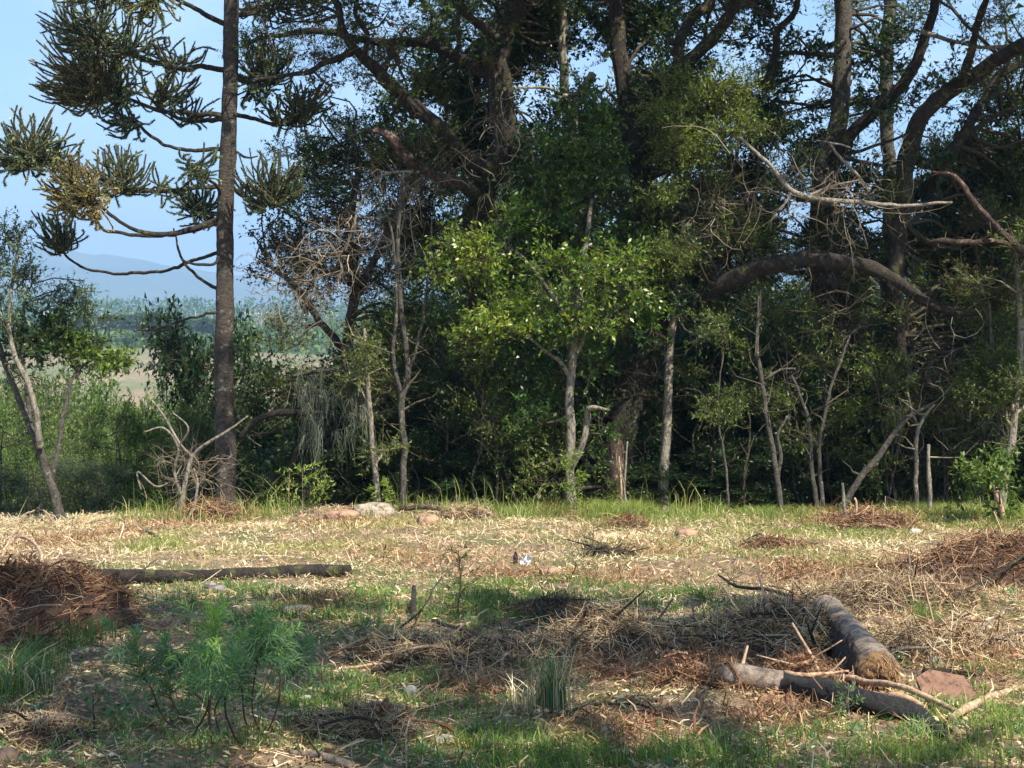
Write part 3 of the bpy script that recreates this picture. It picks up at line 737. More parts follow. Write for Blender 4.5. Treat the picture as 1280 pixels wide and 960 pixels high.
leafy_tree('straight_tree', 'straight grey trunk rising behind the arching limb, wrapped in shaggy dead growth', 'tree', [
  ('trunk', 'grey_bark', [(1068, 640, 20.6, 22), (1066, 540, 20.6, 20), (1050, 430, 20.6, 24), (1034, 330, 20.6, 24), (1034, 220, 20.5, 19), (1046, 150, 20.5, 13), (1052, 60, 20.5, 12.5), (1054, -40, 20.5, 12), (1056, -240, 20.5, 9)]),
  ('limb', 'old_bark', [(1040, 205, 20.4, 13), (1066, 165, 20.1, 11), (1092, 140, 19.9, 10), (1122, 112, 19.7, 10), (1146, 75, 19.6, 9), (1160, 35, 19.5, 8), (1172, -10, 19.4, 7), (1190, -120, 19, 5)]),
  ('limb', 'old_bark', [(1042, 70, 20.4, 5), (1005, 68, 20.2, 4), (965, 64, 20, 3)]),
  ('limb', 'old_bark', [(955, 112, 19.9, 6), (968, 70, 19.9, 7), (972, 40, 19.9, 6), (995, 10, 19.9, 5), (1000, -60, 20, 4)]),
  ('limb', 'pale_bark', [(1150, 40, 19.4, 3.5), (1190, 52, 19.2, 3), (1240, 60, 19, 2.4), (1290, 50, 18.8, 1.8)]),
  ('limb', 'old_bark', [(1055, -60, 20.4, 8), (1130, -140, 18.6, 7), (1200, -220, 17, 5)]),
 ], [
  (1010, 180, 21, 40, 40, .6, 22, 'dark', .1), (1090, 70, 21, 40, 50, .6, 30, 'dark', .1), (1130, 20, 21, 30, 30, .6, 8, 'dark', .1), (1000, 60, 21.2, 45, 50, .6, 12, 'dark', 0),
  (1020, 130, 21, 36, 26, .6, 18, 'grey', -.15), (990, 210, 19.6, 40, 30, .6, 20, 'olive', .1), (1090, 130, 20.8, 40, 30, .5, 22, 'dark', .1), (1140, 130, 21, 30, 24, .5, 8, 'dark', 0),
  (1120, -150, 18.6, 130, 60, 1.2, 40, 'shade', 0), (1050, -260, 19.4, 130, 70, 1.2, 35, 'shade', 0), (1220, -260, 17, 110, 70, 1.2, 35, 'shade', 0),
  (1035, 260, 20.2, 26, 60, .3, 14, 'brown', -.1), (1050, 400, 20.2, 26, 70, .3, 22, 'brown', -.3), (1068, 520, 20.1, 22, 60, .3, 12, 'brown', -.3),
 ] + fill(940, 1170, -10, 360, 30, 21.2, 34, 26, 16, ['dark', 'olive', 'grey'], .05) + fill(940, 1160, 260, 420, 12, 20.2, 34, 22, 16, ['olive'], .0), wclumps=CANOPY['straight_tree'], bark='grey_bark', rough=0.14)

leafy_tree('slim_tree', 'slim grey-brown trunk rising straight behind the forked dark limb', 'tree', [
  ('trunk', 'grey_bark', [(1118, 640, 22, 11), (1112, 430, 22, 10), (1110, 230, 22, 10), (1108, 120, 22, 9.5), (1113, 0, 22, 9), (1115, -180, 22, 7)]),
 ], [(1130, 250, 22, 40, 40, .6, 22, 'dark', .1), (1080, 230, 22.2, 36, 40, .6, 18, 'dark', 0)], rough=0.1)

leafy_tree('snaking_tree', 'black-barked tree with a crooked trunk and thick limb sweeping up past the frame edge', 'tree', [
  ('trunk', 'old_bark', [(1150, 640, 19.3, 18), (1140, 540, 19.2, 15), (1128, 440, 19.1, 14), (1116, 360, 19, 14), (1124, 300, 19, 13), (1132, 245, 19, 13), (1132, 205, 18.9, 14), (1138, 165, 18.8, 15), (1170, 128, 18.6, 14), (1215, 98, 18.4, 13), (1262, 68, 18.2, 12), (1310, 40, 18, 10), (1400, -40, 17.5, 8)]),
  ('limb', 'old_bark', [(1136, 190, 18.9, 9), (1160, 205, 19.1, 9), (1200, 175, 19.3, 9), (1225, 135, 19.5, 8), (1250, 95, 19.6, 7), (1290, 75, 19.8, 6)]),
  ('limb', 'red_bark', [(1162, 304, 18, 3), (1178, 300, 17.9, 4.5), (1210, 303, 17.9, 5), (1252, 303, 18, 4.5), (1300, 318, 18.2, 4.5)]),
  ('limb', 'red_bark', [(1165, 216, 18.2, 3), (1195, 222, 18, 4), (1222, 258, 17.9, 5), (1250, 290, 17.8, 5), (1300, 335, 17.8, 5)]),
  ('limb', 'old_bark', [(1200, 110, 18.4, 8), (1230, 0, 17.4, 6), (1270, -140, 16.4, 5)]),
 ], [
  (1180, 240, 20.6, 45, 40, .6, 34, 'dark', .1), (1240, 200, 20.8, 45, 50, .6, 44, 'dark', .0), (1200, 180, 21, 30, 26, .5, 12, 'dark', 0), (1260, 130, 20.8, 36, 30, .6, 18, 'dark', .1),
  (1250, 20, 20, 40, 28, .6, 16, 'olive', -.1), (1190, 320, 20.4, 60, 40, .6, 36, 'olive', 0), (1250, 350, 20, 50, 50, .6, 40, 'olive', 0), (1180, 400, 20.4, 60, 40, .6, 30, 'dark', 0),
  (1240, 270, 19.6, 45, 40, .5, 26, 'olive', .05), (1240, -150, 16.6, 120, 70, 1.2, 40, 'shade', 0), (1380, -60, 17.6, 90, 80, 1.2, 30, 'shade', 0), (1380, 150, 18.6, 80, 100, 1.2, 30, 'shade', 0), (1330, -250, 16.6, 120, 70, 1.2, 40, 'shade', 0),
 ] + fill(1130, 1300, 160, 480, 34, 20.4, 38, 30, 26, ['dark', 'olive'], .05) + fill(1150, 1300, -10, 160, 9, 20.6, 28, 20, 12, ['dark', 'olive'], .1) + fill(1205, 1300, 230, 520, 11, 18.6, 34, 26, 16, ['olive', 'brown'], -.05), wclumps=CANOPY['snaking_tree'], rough=0.34, wiggle=0.07)

# the fresh green tree in the middle
leafy_tree('glossy_green_tree', 'small tree with pale mottled trunk and glossy bright green crown, sunlit in the middle', 'tree', [
  ('trunk', 'pale_bark', [(715, 640, 18.3, 8), (713, 590, 18.3, 6.5), (715, 540, 18.3, 7), (712, 490, 18.3, 6.5), (716, 440, 18.3, 6), (724, 390, 18.4, 5), (728, 330, 18.5, 4), (740, 250, 18.7, 3)]),
  ('limb', 'pale_bark', [(714, 585, 18.3, 5), (728, 556, 18.2, 4.5), (734, 525, 18.2, 5), (738, 510, 18.1, 4), (762, 512, 18, 1.6)]),
  ('limb', 'pale_bark', [(712, 470, 18.3, 3.6), (700, 452, 18.2, 3), (684, 440, 18.1, 2.4), (660, 420, 18.0, 1.8)]),
  ('limb', 'pale_bark', [(716, 450, 18.3, 3.6), (730, 420, 18.3, 3), (738, 360, 18.3, 2.4)]),
  ('limb', 'grey_bark', [(720, 420, 18.4, 4), (690, 370, 18.5, 3.5), (650, 320, 18.5, 3), (610, 300, 18.4, 2)]),
 ], [
  (598, 320, 18.0, 42, 28, .4, 46, 'broad', .30), (570, 300, 18.1, 22, 16, .3, 12, 'broad', .35), (622, 408, 17.8, 44, 26, .4, 52, 'broad', .30), (650, 385, 18, 34, 22, .4, 24, 'broad', .15),  # leaf tint raised on these clumps to paint in yellow sun highlights
  (700, 335, 17.9, 46, 40, .5, 36, 'broad', .18), (758, 345, 17.8, 38, 42, .5, 32, 'broad', .25), (740, 400, 17.8, 44, 34, .5, 26, 'broad', .22), (700, 415, 17.9, 40, 22, .4, 28, 'broad', .12),
  (650, 280, 18.5, 46, 40, .5, 50, 'broad', .05), (700, 250, 18.6, 46, 44, .5, 58, 'broad', .02), (745, 200, 18.6, 44, 42, .5, 60, 'broad', -.02), (738, 150, 18.6, 36, 36, .5, 42, 'broad', -.05), (700, 195, 18.7, 34, 36, .5, 34, 'broad', .0),
  (780, 250, 19, 30, 40, .4, 14, 'broad', -.1), (790, 310, 18.8, 30, 36, .4, 34, 'broad', -.05), (740, 300, 18.8, 40, 26, .4, 20, 'broad', 0), (650, 230, 19.2, 30, 30, .4, 22, 'broad', -.1),
  (560, 340, 18.0, 30, 20, .3, 14, 'broad', .3), (590, 425, 17.9, 26, 16, .3, 14, 'broad', .25), (780, 330, 17.8, 34, 20, .3, 18, 'broad', .25), (800, 375, 18, 30, 20, .3, 16, 'broad', .1), (670, 520, 18.2, 36, 30, .4, 16, 'broad', -.1), (750, 540, 18.4, 30, 36, .3, 12, 'broad', -.15), (640, 560, 18.6, 40, 40, .4, 20, 'olive', 0), (690, 600, 18.2, 40, 26, .3, 16, 'olive', .1), (760, 610, 18.2, 30, 20, .3, 10, 'olive', .1), (650, 470, 18.6, 40, 40, .4, 26, 'broad', -.15), (720, 120, 19.2, 30, 26, .4, 18, 'broad', -.25), (820, 330, 18.9, 34, 40, .4, 20, 'olive', .1), (660, 180, 19.4, 34, 30, .4, 18, 'broad', -.2),
  (790, 400, 18.4, 34, 36, .4, 26, 'broad', -.05), (690, 470, 18.6, 40, 30, .4, 20, 'broad', -.1), (630, 350, 18.8, 44, 30, .4, 34, 'broad', .05), (740, 460, 18.5, 34, 30, .4, 18, 'broad', -.05),
 ], bark='pale_bark', rough=0.12, wiggle=0.04)

# the dry tangled tree hung with bare twigs
t = leafy_tree('tangled_dry_tree', 'half-dead brownish tree choked with a tangle of pale bare vines and twigs', 'tree', [
  ('trunk', 'grey_bark', [(438, 640, 20.4, 10), (440, 540, 20.4, 9), (430, 450, 20.3, 8), (445, 360, 20.2, 7), (440, 280, 20.1, 6), (450, 200, 20, 4)]),
  ('limb', 'grey_bark', [(430, 440, 20.3, 6), (400, 400, 20, 5), (370, 360, 19.8, 4), (335, 330, 19.6, 3)]),
  ('limb', 'grey_bark', [(445, 370, 20.2, 6), (480, 300, 20, 5), (510, 240, 19.9, 4), (530, 200, 19.8, 3)]),
 ], [
  (440, 170, 20.2, 45, 34, .5, 48, 'olive', -.25), (470, 205, 20.3, 50, 30, .5, 34, 'olive', -.2), (400, 190, 20, 30, 30, .5, 14, 'olive', -.2),
  (430, 270, 20.4, 60, 50, .6, 56, 'brown', -.05), (500, 270, 20.4, 45, 50, .6, 50, 'brown', -.15), (370, 300, 20, 45, 32, .5, 26, 'brown', -.2), (340, 290, 19.8, 30, 26, .4, 10, 'brown', -.3),
  (340, 340, 19.8, 36, 26, .4, 14, 'brown', -.2), (410, 340, 20.2, 50, 34, .5, 36, 'brown', .1), (380, 370, 20, 40, 24, .5, 20, 'brown', .1), (530, 260, 20.5, 30, 40, .5, 24, 'brown', -.2),
  (480, 350, 20.5, 50, 40, .5, 40, 'olive', -.1), (540, 350, 20.6, 30, 30, .5, 16, 'olive', -.1), (350, 250, 19.6, 40, 40, .5, 8, 'dark', .1), (395, 130, 19.8, 20, 24, .4, 4, 'dark', 0),
 ] + fill(340, 560, 150, 420, 24, 20.2, 38, 26, 18, ['brown', 'olive', 'olive'], .0) + fill(310, 560, 380, 580, 22, 19.8, 36, 28, 18, ['olive', 'dark', 'shrub'], .0))
g = Geo()
def tangle(g, n, cx, cy, rx, ry, Y, dY, ln, r0, tint, curl=0.35, drift=(0, 0, 0)):
    K = 8
    s0 = np.array([P(cx + a * rx, cy + b * ry, Y + d) for a, b, d in zip(np.clip(rng.normal(size=n) * .55, -1.2, 1.2), np.clip(rng.normal(size=n) * .55, -1.2, 1.2), rng.normal(size=n) * dY)])
    d = rv(n) + np.array(drift)
    pts = [s0]; cur = unit(d)
    L = jit(n, *ln)[:, None] / K
    ax = rng.normal(size=(n, 3)) * curl
    for k in range(K - 1):
        cur = unit(cur + np.cross(ax, cur) * 0.8 + rng.normal(size=(n, 3)) * curl * 0.6)
        pts.append(pts[-1] + cur * L)
    pts = np.stack(pts, 1)
    r = jit(n, *r0)[:, None] * np.linspace(1, 0.35, K)[None]
    tubes(g, pts, r, 4, np.clip(tint + rng.normal(size=n) * .2, 0, 1))
    for kk in (2, 4, 5):
        b0 = pts[:, kk]; dd = unit(pts[:, kk + 1] - b0) + rng.normal(size=(n, 3)) * .6; ll = jit(n, .08, .38)[:, None]
        tubes(g, np.stack([b0, b0 + unit(dd) * ll * .5, b0 + unit(dd + rng.normal(size=(n, 3)) * .35) * ll], 1), r[:, kk][:, None] * np.array([[.75, .5, .25]]), 3, np.clip(tint + rng.normal(size=n) * .2, 0, 1))
    return pts
tangle(g, 110, 440, 290, 70, 70, 19.6, .4, (0.5, 1.4), (.003, .007), .25)
tangle(g, 80, 385, 355, 60, 45, 19.3, .3, (0.4, 1.0), (.003, .008), .32)
tangle(g, 40, 510, 260, 30, 80, 19.6, .3, (0.8, 1.8), (.004, .009), .4, .12, (0, 0, 1.2))
tangle(g, 26, 450, 300, 34, 20, 19.2, .2, (0.5, 1.1), (.005, .009), .6, .28, (-.6, 0, 0))
link('vines', g.mesh('vines', M['pale_twig']), t)
g = Geo()
trunk_tube(g, [P(525, 215, 18.8), P(490, 216, 18.9), P(468, 228, 19), P(448, 262, 19.1), P(440, 290, 19.1), P(420, 330, 19.2)], [.018, .018, .017, .015, .014, .01], 6, .1, .01)
link('limb', g.mesh('limb', M['pale_bark']), t)

# ------------------------------------------------------------------ bushes: a few grown once, then copied one by one
def grow_bush(name, h, w, style, n_clump, n_spray, stems=5, bark='grey_bark', size=1.0, twigmat='twig', tb=0.0, low=0.1):
    root = bpy.data.objects.new(name, None); COL.objects.link(root)
    allp = []; g = Geo()
    for s_ in range(stems):
        a = rng.random() * 6.28; rr = w * 0.5 * rng.random()
        top = np.array([math.cos(a) * rr, math.sin(a) * rr, h * (0.6 + 0.3 * rng.random())])
        p0 = np.array([math.cos(a) * .05 * w, math.sin(a) * .05 * w, -0.05])
        mid = (p0 + top) / 2 + rng.normal(size=3) * 0.08 * h
        p, r = trunk_tube(g, [p0, mid, top], [0.012 * h + .006, .008 * h + .004, .006], 6, .12, .03)
        allp.append(p)
    link('stems', g.mesh('stems', M[bark]), root)
    allp = np.vstack(allp); gl = Geo(); gt = Geo(); st = STYLE[style]
    for i in range(n_clump):
        z = h * (low + (0.92 - low) * rng.random()); prof = math.sqrt(max(0.05, 1 - ((z / h - 0.5) / 0.62) ** 2))
        a = rng.random() * 6.28; rr = w * 0.5 * prof * (0.35 + 0.6 * rng.random())
        c = np.array([math.cos(a) * rr, math.sin(a) * rr, z])
        q = allp[int(np.argmin(np.linalg.norm(allp - c, axis=1)))]
        connect(gt, q, c, .010, .005, sides=4)
        spray_clump(gl, gt, c, np.array([1, 1, .8]) * w * (0.13 + .08 * rng.random()), n_spray, st, tb, size=size)
    link('twigs', gt.mesh('twigs', M[twigmat]), root)
    link('foliage', gl.mesh('foliage', M[st['mat']]), root)
    root['h'] = h; root['w'] = w
    return root

used = set()
def put_bush(proto, px, ptop, Y, wpx, label, cat, group=None, name=None):
    """a bush (the first time the grown one itself, then copies of it and its parts) whose top shows at ptop"""
    x = (px - 640) / F * Y; z0 = float(H(x, Y)) - 0.03
    hh = CAM_H + (HOR - ptop) / F * Y - z0
    ww = wpx / F * Y
    kids = [k for k in COL.objects if k.parent is proto] if proto.name not in cache_kids else cache_kids[proto.name]
    cache_kids[proto.name] = kids
    if proto.name in used:
        r = proto.copy(); COL.objects.link(r)
        for k in kids:
            c = k.copy(); COL.objects.link(c); c.parent = r
    else:
        used.add(proto.name); r = proto
    h, w = proto['h'], proto['w']
    r.location = (x, Y, z0); r.rotation_euler = (0, 0, rng.random() * 6.28)
    sx_ = max(ww / w, 0.62 * hh / h); r.scale = (sx_, sx_, hh / h)
    r['label'] = label; r['category'] = cat
    if group: r['group'] = group
    return r
cache_kids = {}

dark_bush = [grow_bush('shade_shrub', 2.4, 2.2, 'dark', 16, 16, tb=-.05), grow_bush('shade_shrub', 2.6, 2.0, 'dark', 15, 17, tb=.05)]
olive_bush = [grow_bush('olive_shrub', 2.4, 2.2, 'olive', 16, 16), grow_bush('olive_shrub', 3.0, 2.0, 'olive', 15, 16, tb=.1)]
green_bush = [grow_bush('green_shrub', 2.2, 2.2, 'shrub', 20, 20, tb=.0, size=.62), grow_bush('green_shrub', 2.2, 2.2, 'shrub', 19, 20, tb=.16, size=.62)]
grey_bush = [grow_bush('grey_green_shrub', 2.2, 2.0, 'grey', 18, 18, size=.75)]
wood_tree = [grow_bush('forest_tree', 6.0, 4.2, 'dark', 30, 22, stems=4, bark='old_bark', size=1.5, low=.3), grow_bush('forest_tree', 6.0, 3.6, 'olive', 28, 22, stems=3, bark='grey_bark', size=1.6, low=.25)]

# the wall of leaves behind the old trees
G_WOOD = 'forest trees standing close behind the old trees'
L_WOOD = 'dark leafy forest tree standing in the shade behind the old trees'
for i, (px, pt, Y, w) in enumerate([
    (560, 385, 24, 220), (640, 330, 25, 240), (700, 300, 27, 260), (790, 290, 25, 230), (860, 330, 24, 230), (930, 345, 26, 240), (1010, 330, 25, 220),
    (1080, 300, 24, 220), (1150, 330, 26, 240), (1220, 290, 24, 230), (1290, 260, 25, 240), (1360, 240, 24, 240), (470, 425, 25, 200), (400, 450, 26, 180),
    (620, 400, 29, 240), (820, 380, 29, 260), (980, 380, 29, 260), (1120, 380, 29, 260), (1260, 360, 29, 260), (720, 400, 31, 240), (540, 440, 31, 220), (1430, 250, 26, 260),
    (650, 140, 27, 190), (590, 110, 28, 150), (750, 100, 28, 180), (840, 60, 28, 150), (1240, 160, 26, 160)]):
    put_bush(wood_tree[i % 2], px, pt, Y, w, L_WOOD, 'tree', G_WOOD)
G_UND = 'shrubs of the dark undergrowth beneath the old trees'
L_UND = 'dense dark shrub of the shaded undergrowth beneath the old trees'
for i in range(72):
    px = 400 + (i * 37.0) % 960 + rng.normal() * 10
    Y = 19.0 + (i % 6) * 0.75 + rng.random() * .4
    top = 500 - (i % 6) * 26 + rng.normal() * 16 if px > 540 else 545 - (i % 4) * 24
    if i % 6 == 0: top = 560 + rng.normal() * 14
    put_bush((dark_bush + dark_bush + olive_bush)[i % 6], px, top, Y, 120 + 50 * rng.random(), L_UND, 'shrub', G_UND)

# the slope that drops away on the araucaria's side
G_SL = 'bushes on the slope below the clearing'
for i, (px, pt, Y, w, b, lab) in enumerate([
    (205, 482, 24, 150, 1, 'wide olive bush topping the slope between the pale-stemmed tree and the araucaria'),
    (150, 500, 23, 130, 0, 'sunny green bush low on the slope just past the pale-stemmed tree'),
    (240, 500, 22, 130, 2, 'rounded dark olive bush right beside the araucaria trunk'),
    (120, 560, 21, 90, 4, 'grey-green bush behind the foot of the pale-stemmed tree')]):
    pr = (green_bush + olive_bush + grey_bush)[b]
    put_bush(pr, px, pt, Y, w, lab, 'bush', G_SL)
L_SL = 'leafy bush among many on the slope that falls away below the clearing'
for i in range(54):
    r_ = i // 9
    px = -90 + (i % 9) * 52 + rng.normal() * 14
    Y = 22 + r_ * 6.5 + rng.random() * 3
    top = [570, 542, 515, 492, 476, 468][r_] + rng.normal() * 9 + (26 if 140 < px < 262 else 0) * (r_ > 0)
    if px > 290: top += 10
    pr = (green_bush + grey_bush + olive_bush + green_bush)[(i * 5 + r_) % 7]
    put_bush(pr, px, top, Y, 105 + 40 * rng.random() - r_ * 8, L_SL, 'bush', G_SL)
put_bush(green_bush[1], 380, 565, 19.4, 80, 'bright green bush in the sun under the hanging lichen', 'bush')
put_bush(green_bush[1], 455, 430, 23, 170, 'yellow-green bush glowing in the sun behind the tangled dry tree', 'bush')
put_bush(green_bush[0], 560, 470, 22.5, 150, 'yellow-green bush lit up behind the leaning old trunk', 'bush')
put_bush(dark_bush[0], 262, 395, 24, 70, 'dark small-leaved shrub peeping out beside the araucaria trunk above the slope', 'shrub')
put_bush(grey_bush[0], 40, 560, 20.8, 120, 'grey-green bush under the pale-stemmed tree at the clearing edge', 'bush')
put_bush(green_bush[0], 0, 500, 22, 140, 'green bush filling the clearing edge where the pale stems lean', 'bush')

# the pale-stemmed tree and its neighbours
leafy_tree('pale_stemmed_tree', 'slanting pale-stemmed small tree with thin grey-green crown at the clearing edge', 'tree', [
  ('trunk', 'grey_bark', [(78, 652, 18.2, 7), (62, 600, 18.2, 6), (50, 560, 18.2, 6), (38, 530, 18.2, 5), (22, 490, 18.2, 4.5), (5, 450, 18.2, 4), (-15, 400, 18.2, 3)]),
  ('limb', 'pale_bark', [(50, 560, 18.1, 5), (46, 520, 18, 4.5), (35, 480, 18, 4), (18, 440, 18, 3.5), (12, 400, 18, 3), (18, 340, 18, 2.4), (25, 290, 18, 1.6)]),
  ('limb', 'grey_bark', [(64, 600, 18.3, 4), (72, 560, 18.4, 3.5), (82, 510, 18.5, 3), (92, 470, 18.6, 2.6), (120, 445, 18.7, 2), (130, 430, 18.7, 1.4)]),
  ('limb', 'grey_bark', [(38, 528, 18.2, 3), (28, 440, 18.3, 2.6), (30, 380, 18.4, 2)]),
 ], [
  (10, 300, 18, 30, 44, .4, 26, 'grey', -.05), (30, 350, 18, 28, 40, .4, 24, 'grey', 0), (5, 400, 18.1, 34, 34, .4, 26, 'grey', -.1), (-15, 340, 18.1, 30, 40, .4, 20, 'grey', 0),
  (75, 380, 18.5, 30, 28, .4, 22, 'grey', 0), (115, 395, 18.6, 26, 18, .4, 16, 'grey', -.05), (60, 420, 18.5, 40, 26, .4, 34, 'dark', .15), (105, 435, 18.7, 36, 24, .4, 32, 'shrub', .0),
  (140, 450, 18.7, 22, 18, .3, 16, 'shrub', .15), (95, 360, 18.5, 24, 16, .3, 8, 'grey', .1), (35, 440, 18.3, 36, 22, .4, 18, 'dark', .1), (35, 470, 18.3, 40, 20, .4, 8, 'grey', .1),
 ], twigmat='twig')
leafy_tree('bare_forked_shrub', 'leafless grey shrub with forked crooked branches in front of the araucaria foot', 'shrub', [
  ('trunk', 'pale_bark', [(222, 634, 17.9, 4), (232, 600, 17.9, 3.4), (240, 572, 17.9, 3), (262, 552, 17.8, 2.4), (290, 535, 17.8, 1.8), (310, 520, 17.8, 1)]),
  ('limb', 'pale_bark', [(226, 620, 17.9, 2.6), (218, 590, 17.8, 2.2), (222, 560, 17.7, 1.8), (205, 535, 17.6, 1.5), (180, 540, 17.6, 1.0)]),
  ('limb', 'pale_bark', [(240, 572, 17.9, 2.4), (225, 555, 17.8, 2), (205, 520, 17.8, 1.6), (190, 500, 17.8, 1.1)]),
  ('limb', 'pale_bark', [(222, 560, 17.7, 1.6), (235, 535, 17.6, 1.2), (215, 515, 17.6, .8)]),
  ('limb', 'pale_bark', [(243, 632, 17.9, 2), (247, 605, 17.9, 1.8), (242, 585, 17.9, 1.2)]),
  ('limb', 'pale_bark', [(176, 612, 18, 1.6), (172, 590, 18, 1.2), (195, 608, 17.9, 1.4), (215, 600, 17.9, 1.2), (228, 580, 17.9, .8)]),
 ], [], rough=.15, wiggle=.03)
t = empty('fan_shrub', P(115, 640, 18.9) * [1, 1, 0], 'pale dry shrub fanned out at the foot of the slope, half bare', 'shrub')
g = Geo(); tangle(g, 60, 240, 590, 30, 24, 18.3, .2, (.4, .9), (.003, .006), .3, .3, (.2, 0, .4))
link('twigs', g.mesh('twigs', M['pale_twig']), t)

# ------------------------------------------------------------------ saplings and bare stems along the edge of the wood
def stem(name, label, cat, pl, bark='grey_bark', forks=6, leaf=None, group=None, tb=0.0, n=5, extra=()):
    b = P(*pl[0][:3]); b[2] = float(H(b[0], b[1]))
    root = empty(name, b, label, cat, group)
    pw = [P(*q[:3]) for q in pl]; rw = [q[3] * q[2] / F for q in pl]
    pw[0][2] = b[2] - .05
    g = Geo(); p, r = trunk_tube(g, pw, rw, 7, .14, .02, step=.05)
    link('trunk', g.mesh('trunk', M[bark]), root)
    for e in extra:
        g = Geo(); trunk_tube(g, [P(*q[:3]) for q in e], [q[3] * q[2] / F for q in e], 6, .14, .02, step=.05)
        link('limb', g.mesh('limb', M[bark]), root)
    g = Geo(); gl = Geo()
    K = len(p)
    for i in range(forks):
        k = int(K * (.25 + .73 * rng.random())); k = min(k, K - 1)
        d = unit(np.array([rng.normal(), rng.normal() * .7, .55 + rng.random() * .6])) * (.2 + .5 * rng.random())
        e = p[k] + d
        connect(g, p[k], e, r[k] * .5, .0025, sides=4, tint=.6)
        for _ in range(2):
            f = e - d * rng.random() * .6
            e2 = f + unit(rng.normal(size=3) + [0, 0, .4]) * .25
            connect(g, f, e2, .003, .0015, sides=3, tint=.6)
            if leaf: spray_clump(gl, g, e2, (.12, .12, .1), n, STYLE[leaf], tb)
    if not g.empty(): link('twigs', g.mesh('twigs', M['pale_twig' if bark == 'pale_bark' else 'twig']), root)
    if not gl.empty(): link('leaves', gl.mesh('leaves', M[STYLE[leaf]['mat']]), root)
    return root

Ys = 18.4
S = lambda *a: [(q[0], q[1], q[3] if len(q) > 3 else Ys, q[2]) for q in a]
stem('sapling', 'pale spotted sapling with a bare stem, second from the hanging lichen', 'sapling', S((473, 640, 4), (468, 580, 3.6), (464, 530, 3.4), (459, 470, 3), (456, 410, 2)), 'pale_bark', 7, 'olive')
stem('sapling', 'tall thin grey double stem crossing in front of the leaning old trunk', 'sapling', S((503, 640, 4.4), (505, 560, 4.2), (502, 505, 4), (510, 468, 3.6), (502, 390, 3.2), (498, 300, 2.6), (505, 215, 1.6)), 'grey_bark', 12, None,
     extra=[S((503, 500, 3), (492, 440, 2.6), (497, 360, 2.2), (486, 270, 1.5)), S((505, 480, 2.4), (522, 430, 2), (535, 350, 1.5), (540, 270, 1))])
stem('sapling', 'thin forked grey sapling rising alone from the dark undergrowth right of the red-brown stump', 'sapling', S((978, 640, 4), (970, 590, 3.6), (962, 540, 3.4), (952, 480, 3), (947, 430, 2.4), (948, 370, 1.6)), 'grey_bark', 9, None,
     extra=[S((972, 600, 3), (976, 570, 2.6), (972, 545, 2), (984, 520, 1.4)), S((955, 475, 2), (975, 462, 1.6), (995, 460, 1))])
stem('sapling', 'crooked thin stem bending away from its upright neighbour under the arching limb', 'sapling', S((1022, 640, 3.4), (1016, 590, 3), (1010, 530, 2.6), (1002, 500, 2), (990, 470, 1.4)), 'grey_bark', 7, None)
stem('sapling', 'thin upright stem reaching up to the arching limb from below', 'sapling', S((1030, 640, 3), (1024, 570, 2.6), (1032, 510, 2.2), (1048, 460, 1.8), (1062, 420, 1.2)), 'grey_bark', 8, None)
stem('leaning_stem', 'long bare stem leaning low across the dark undergrowth toward the crooked black tree', 'dead branch', S((1046, 632, 4.6, 17.9), (1072, 604, 4.4, 17.9), (1095, 574, 4, 17.9), (1118, 540, 3.4, 17.9), (1135, 522, 2.8, 17.9), (1165, 505, 1.6, 17.9)), 'grey_bark', 6, None)
stem('dead_stick', 'short pale upright stick with a broken top at the wood edge', 'stick', S((1163, 632, 3, 17.9), (1162, 590, 2.6, 17.9), (1161, 556, 2, 17.9)), 'pale_bark', 1, None)
stem('sapling', 'Y-shaped pale bare sapling in the shade between crooked trunks', 'sapling', S((1146, 640, 3), (1146, 580, 2.8), (1149, 535, 2.4), (1168, 505, 1.6)), 'pale_bark', 4, None, extra=[S((1149, 535, 2), (1138, 512, 1.6), (1136, 490, 1))])
stem('sapling', 'sturdier pale sapling with thin twigs, nearest the frame edge in the wood', 'sapling', S((1250, 640, 6, 18), (1257, 590, 5.4, 18), (1266, 540, 5, 18), (1272, 480, 4.6, 18), (1276, 410, 4, 18), (1270, 330, 3, 18)), 'pale_bark', 9, 'olive')
stem('sapling', 'thin companion sapling close beside the sturdier pale one', 'sapling', S((1246, 640, 4, 18.2), (1246, 560, 3.4, 18.2), (1250, 500, 3, 18.2), (1240, 440, 2.4, 18.2), (1236, 380, 1.6, 18.2)), 'grey_bark', 9, 'olive')
stem('sapling', 'mottled slender trunk half hidden behind leaves beside the red-brown stump', 'sapling', S((830, 645, 7.5, 19), (829, 590, 7, 19), (833, 540, 6.5, 19), (836, 470, 5.5, 19), (843, 380, 5, 19), (845, 310, 4, 19)), 'pale_bark', 8, 'dark')
stem('broken_stump', 'reddish brown broken stump beside the pale trunk of the glossy tree', 'stump', S((768, 645, 12, 18.3), (770, 600, 10.5, 18.3), (771, 560, 9.5, 18.3), (773, 548, 5, 18.3)), 'red_bark', 0)
stem('dead_stick', 'thin tan cane standing right against the reddish broken stump', 'stick', S((783, 650, 1.6, 17.9), (781, 600, 1.5, 17.9), (784, 552, 1, 17.9)), 'pale_bark', 1)
stem('dead_stick', 'thin tan cane in front of the reddish broken stump, shorter of two', 'stick', S((779, 650, 1.4, 17.8), (776, 610, 1.3, 17.8), (775, 570, .9, 17.8)), 'peeled', 1)
stem('dead_stick', 'pale sharp stake standing in the sunlit grass near the orange twig heap', 'stick', S((1058, 650, 2.4, 16.6), (1056, 628, 2.2, 16.6), (1054, 604, 1.6, 16.6)), 'pale_bark', 0)
stem('dead_stick', 'short tan stub stick poking out of the orange twig heap', 'stick', S((1070, 650, 1.8, 16.4), (1070, 634, 1.6, 16.4), (1068, 622, 1.4, 16.4)), 'peeled', 0)
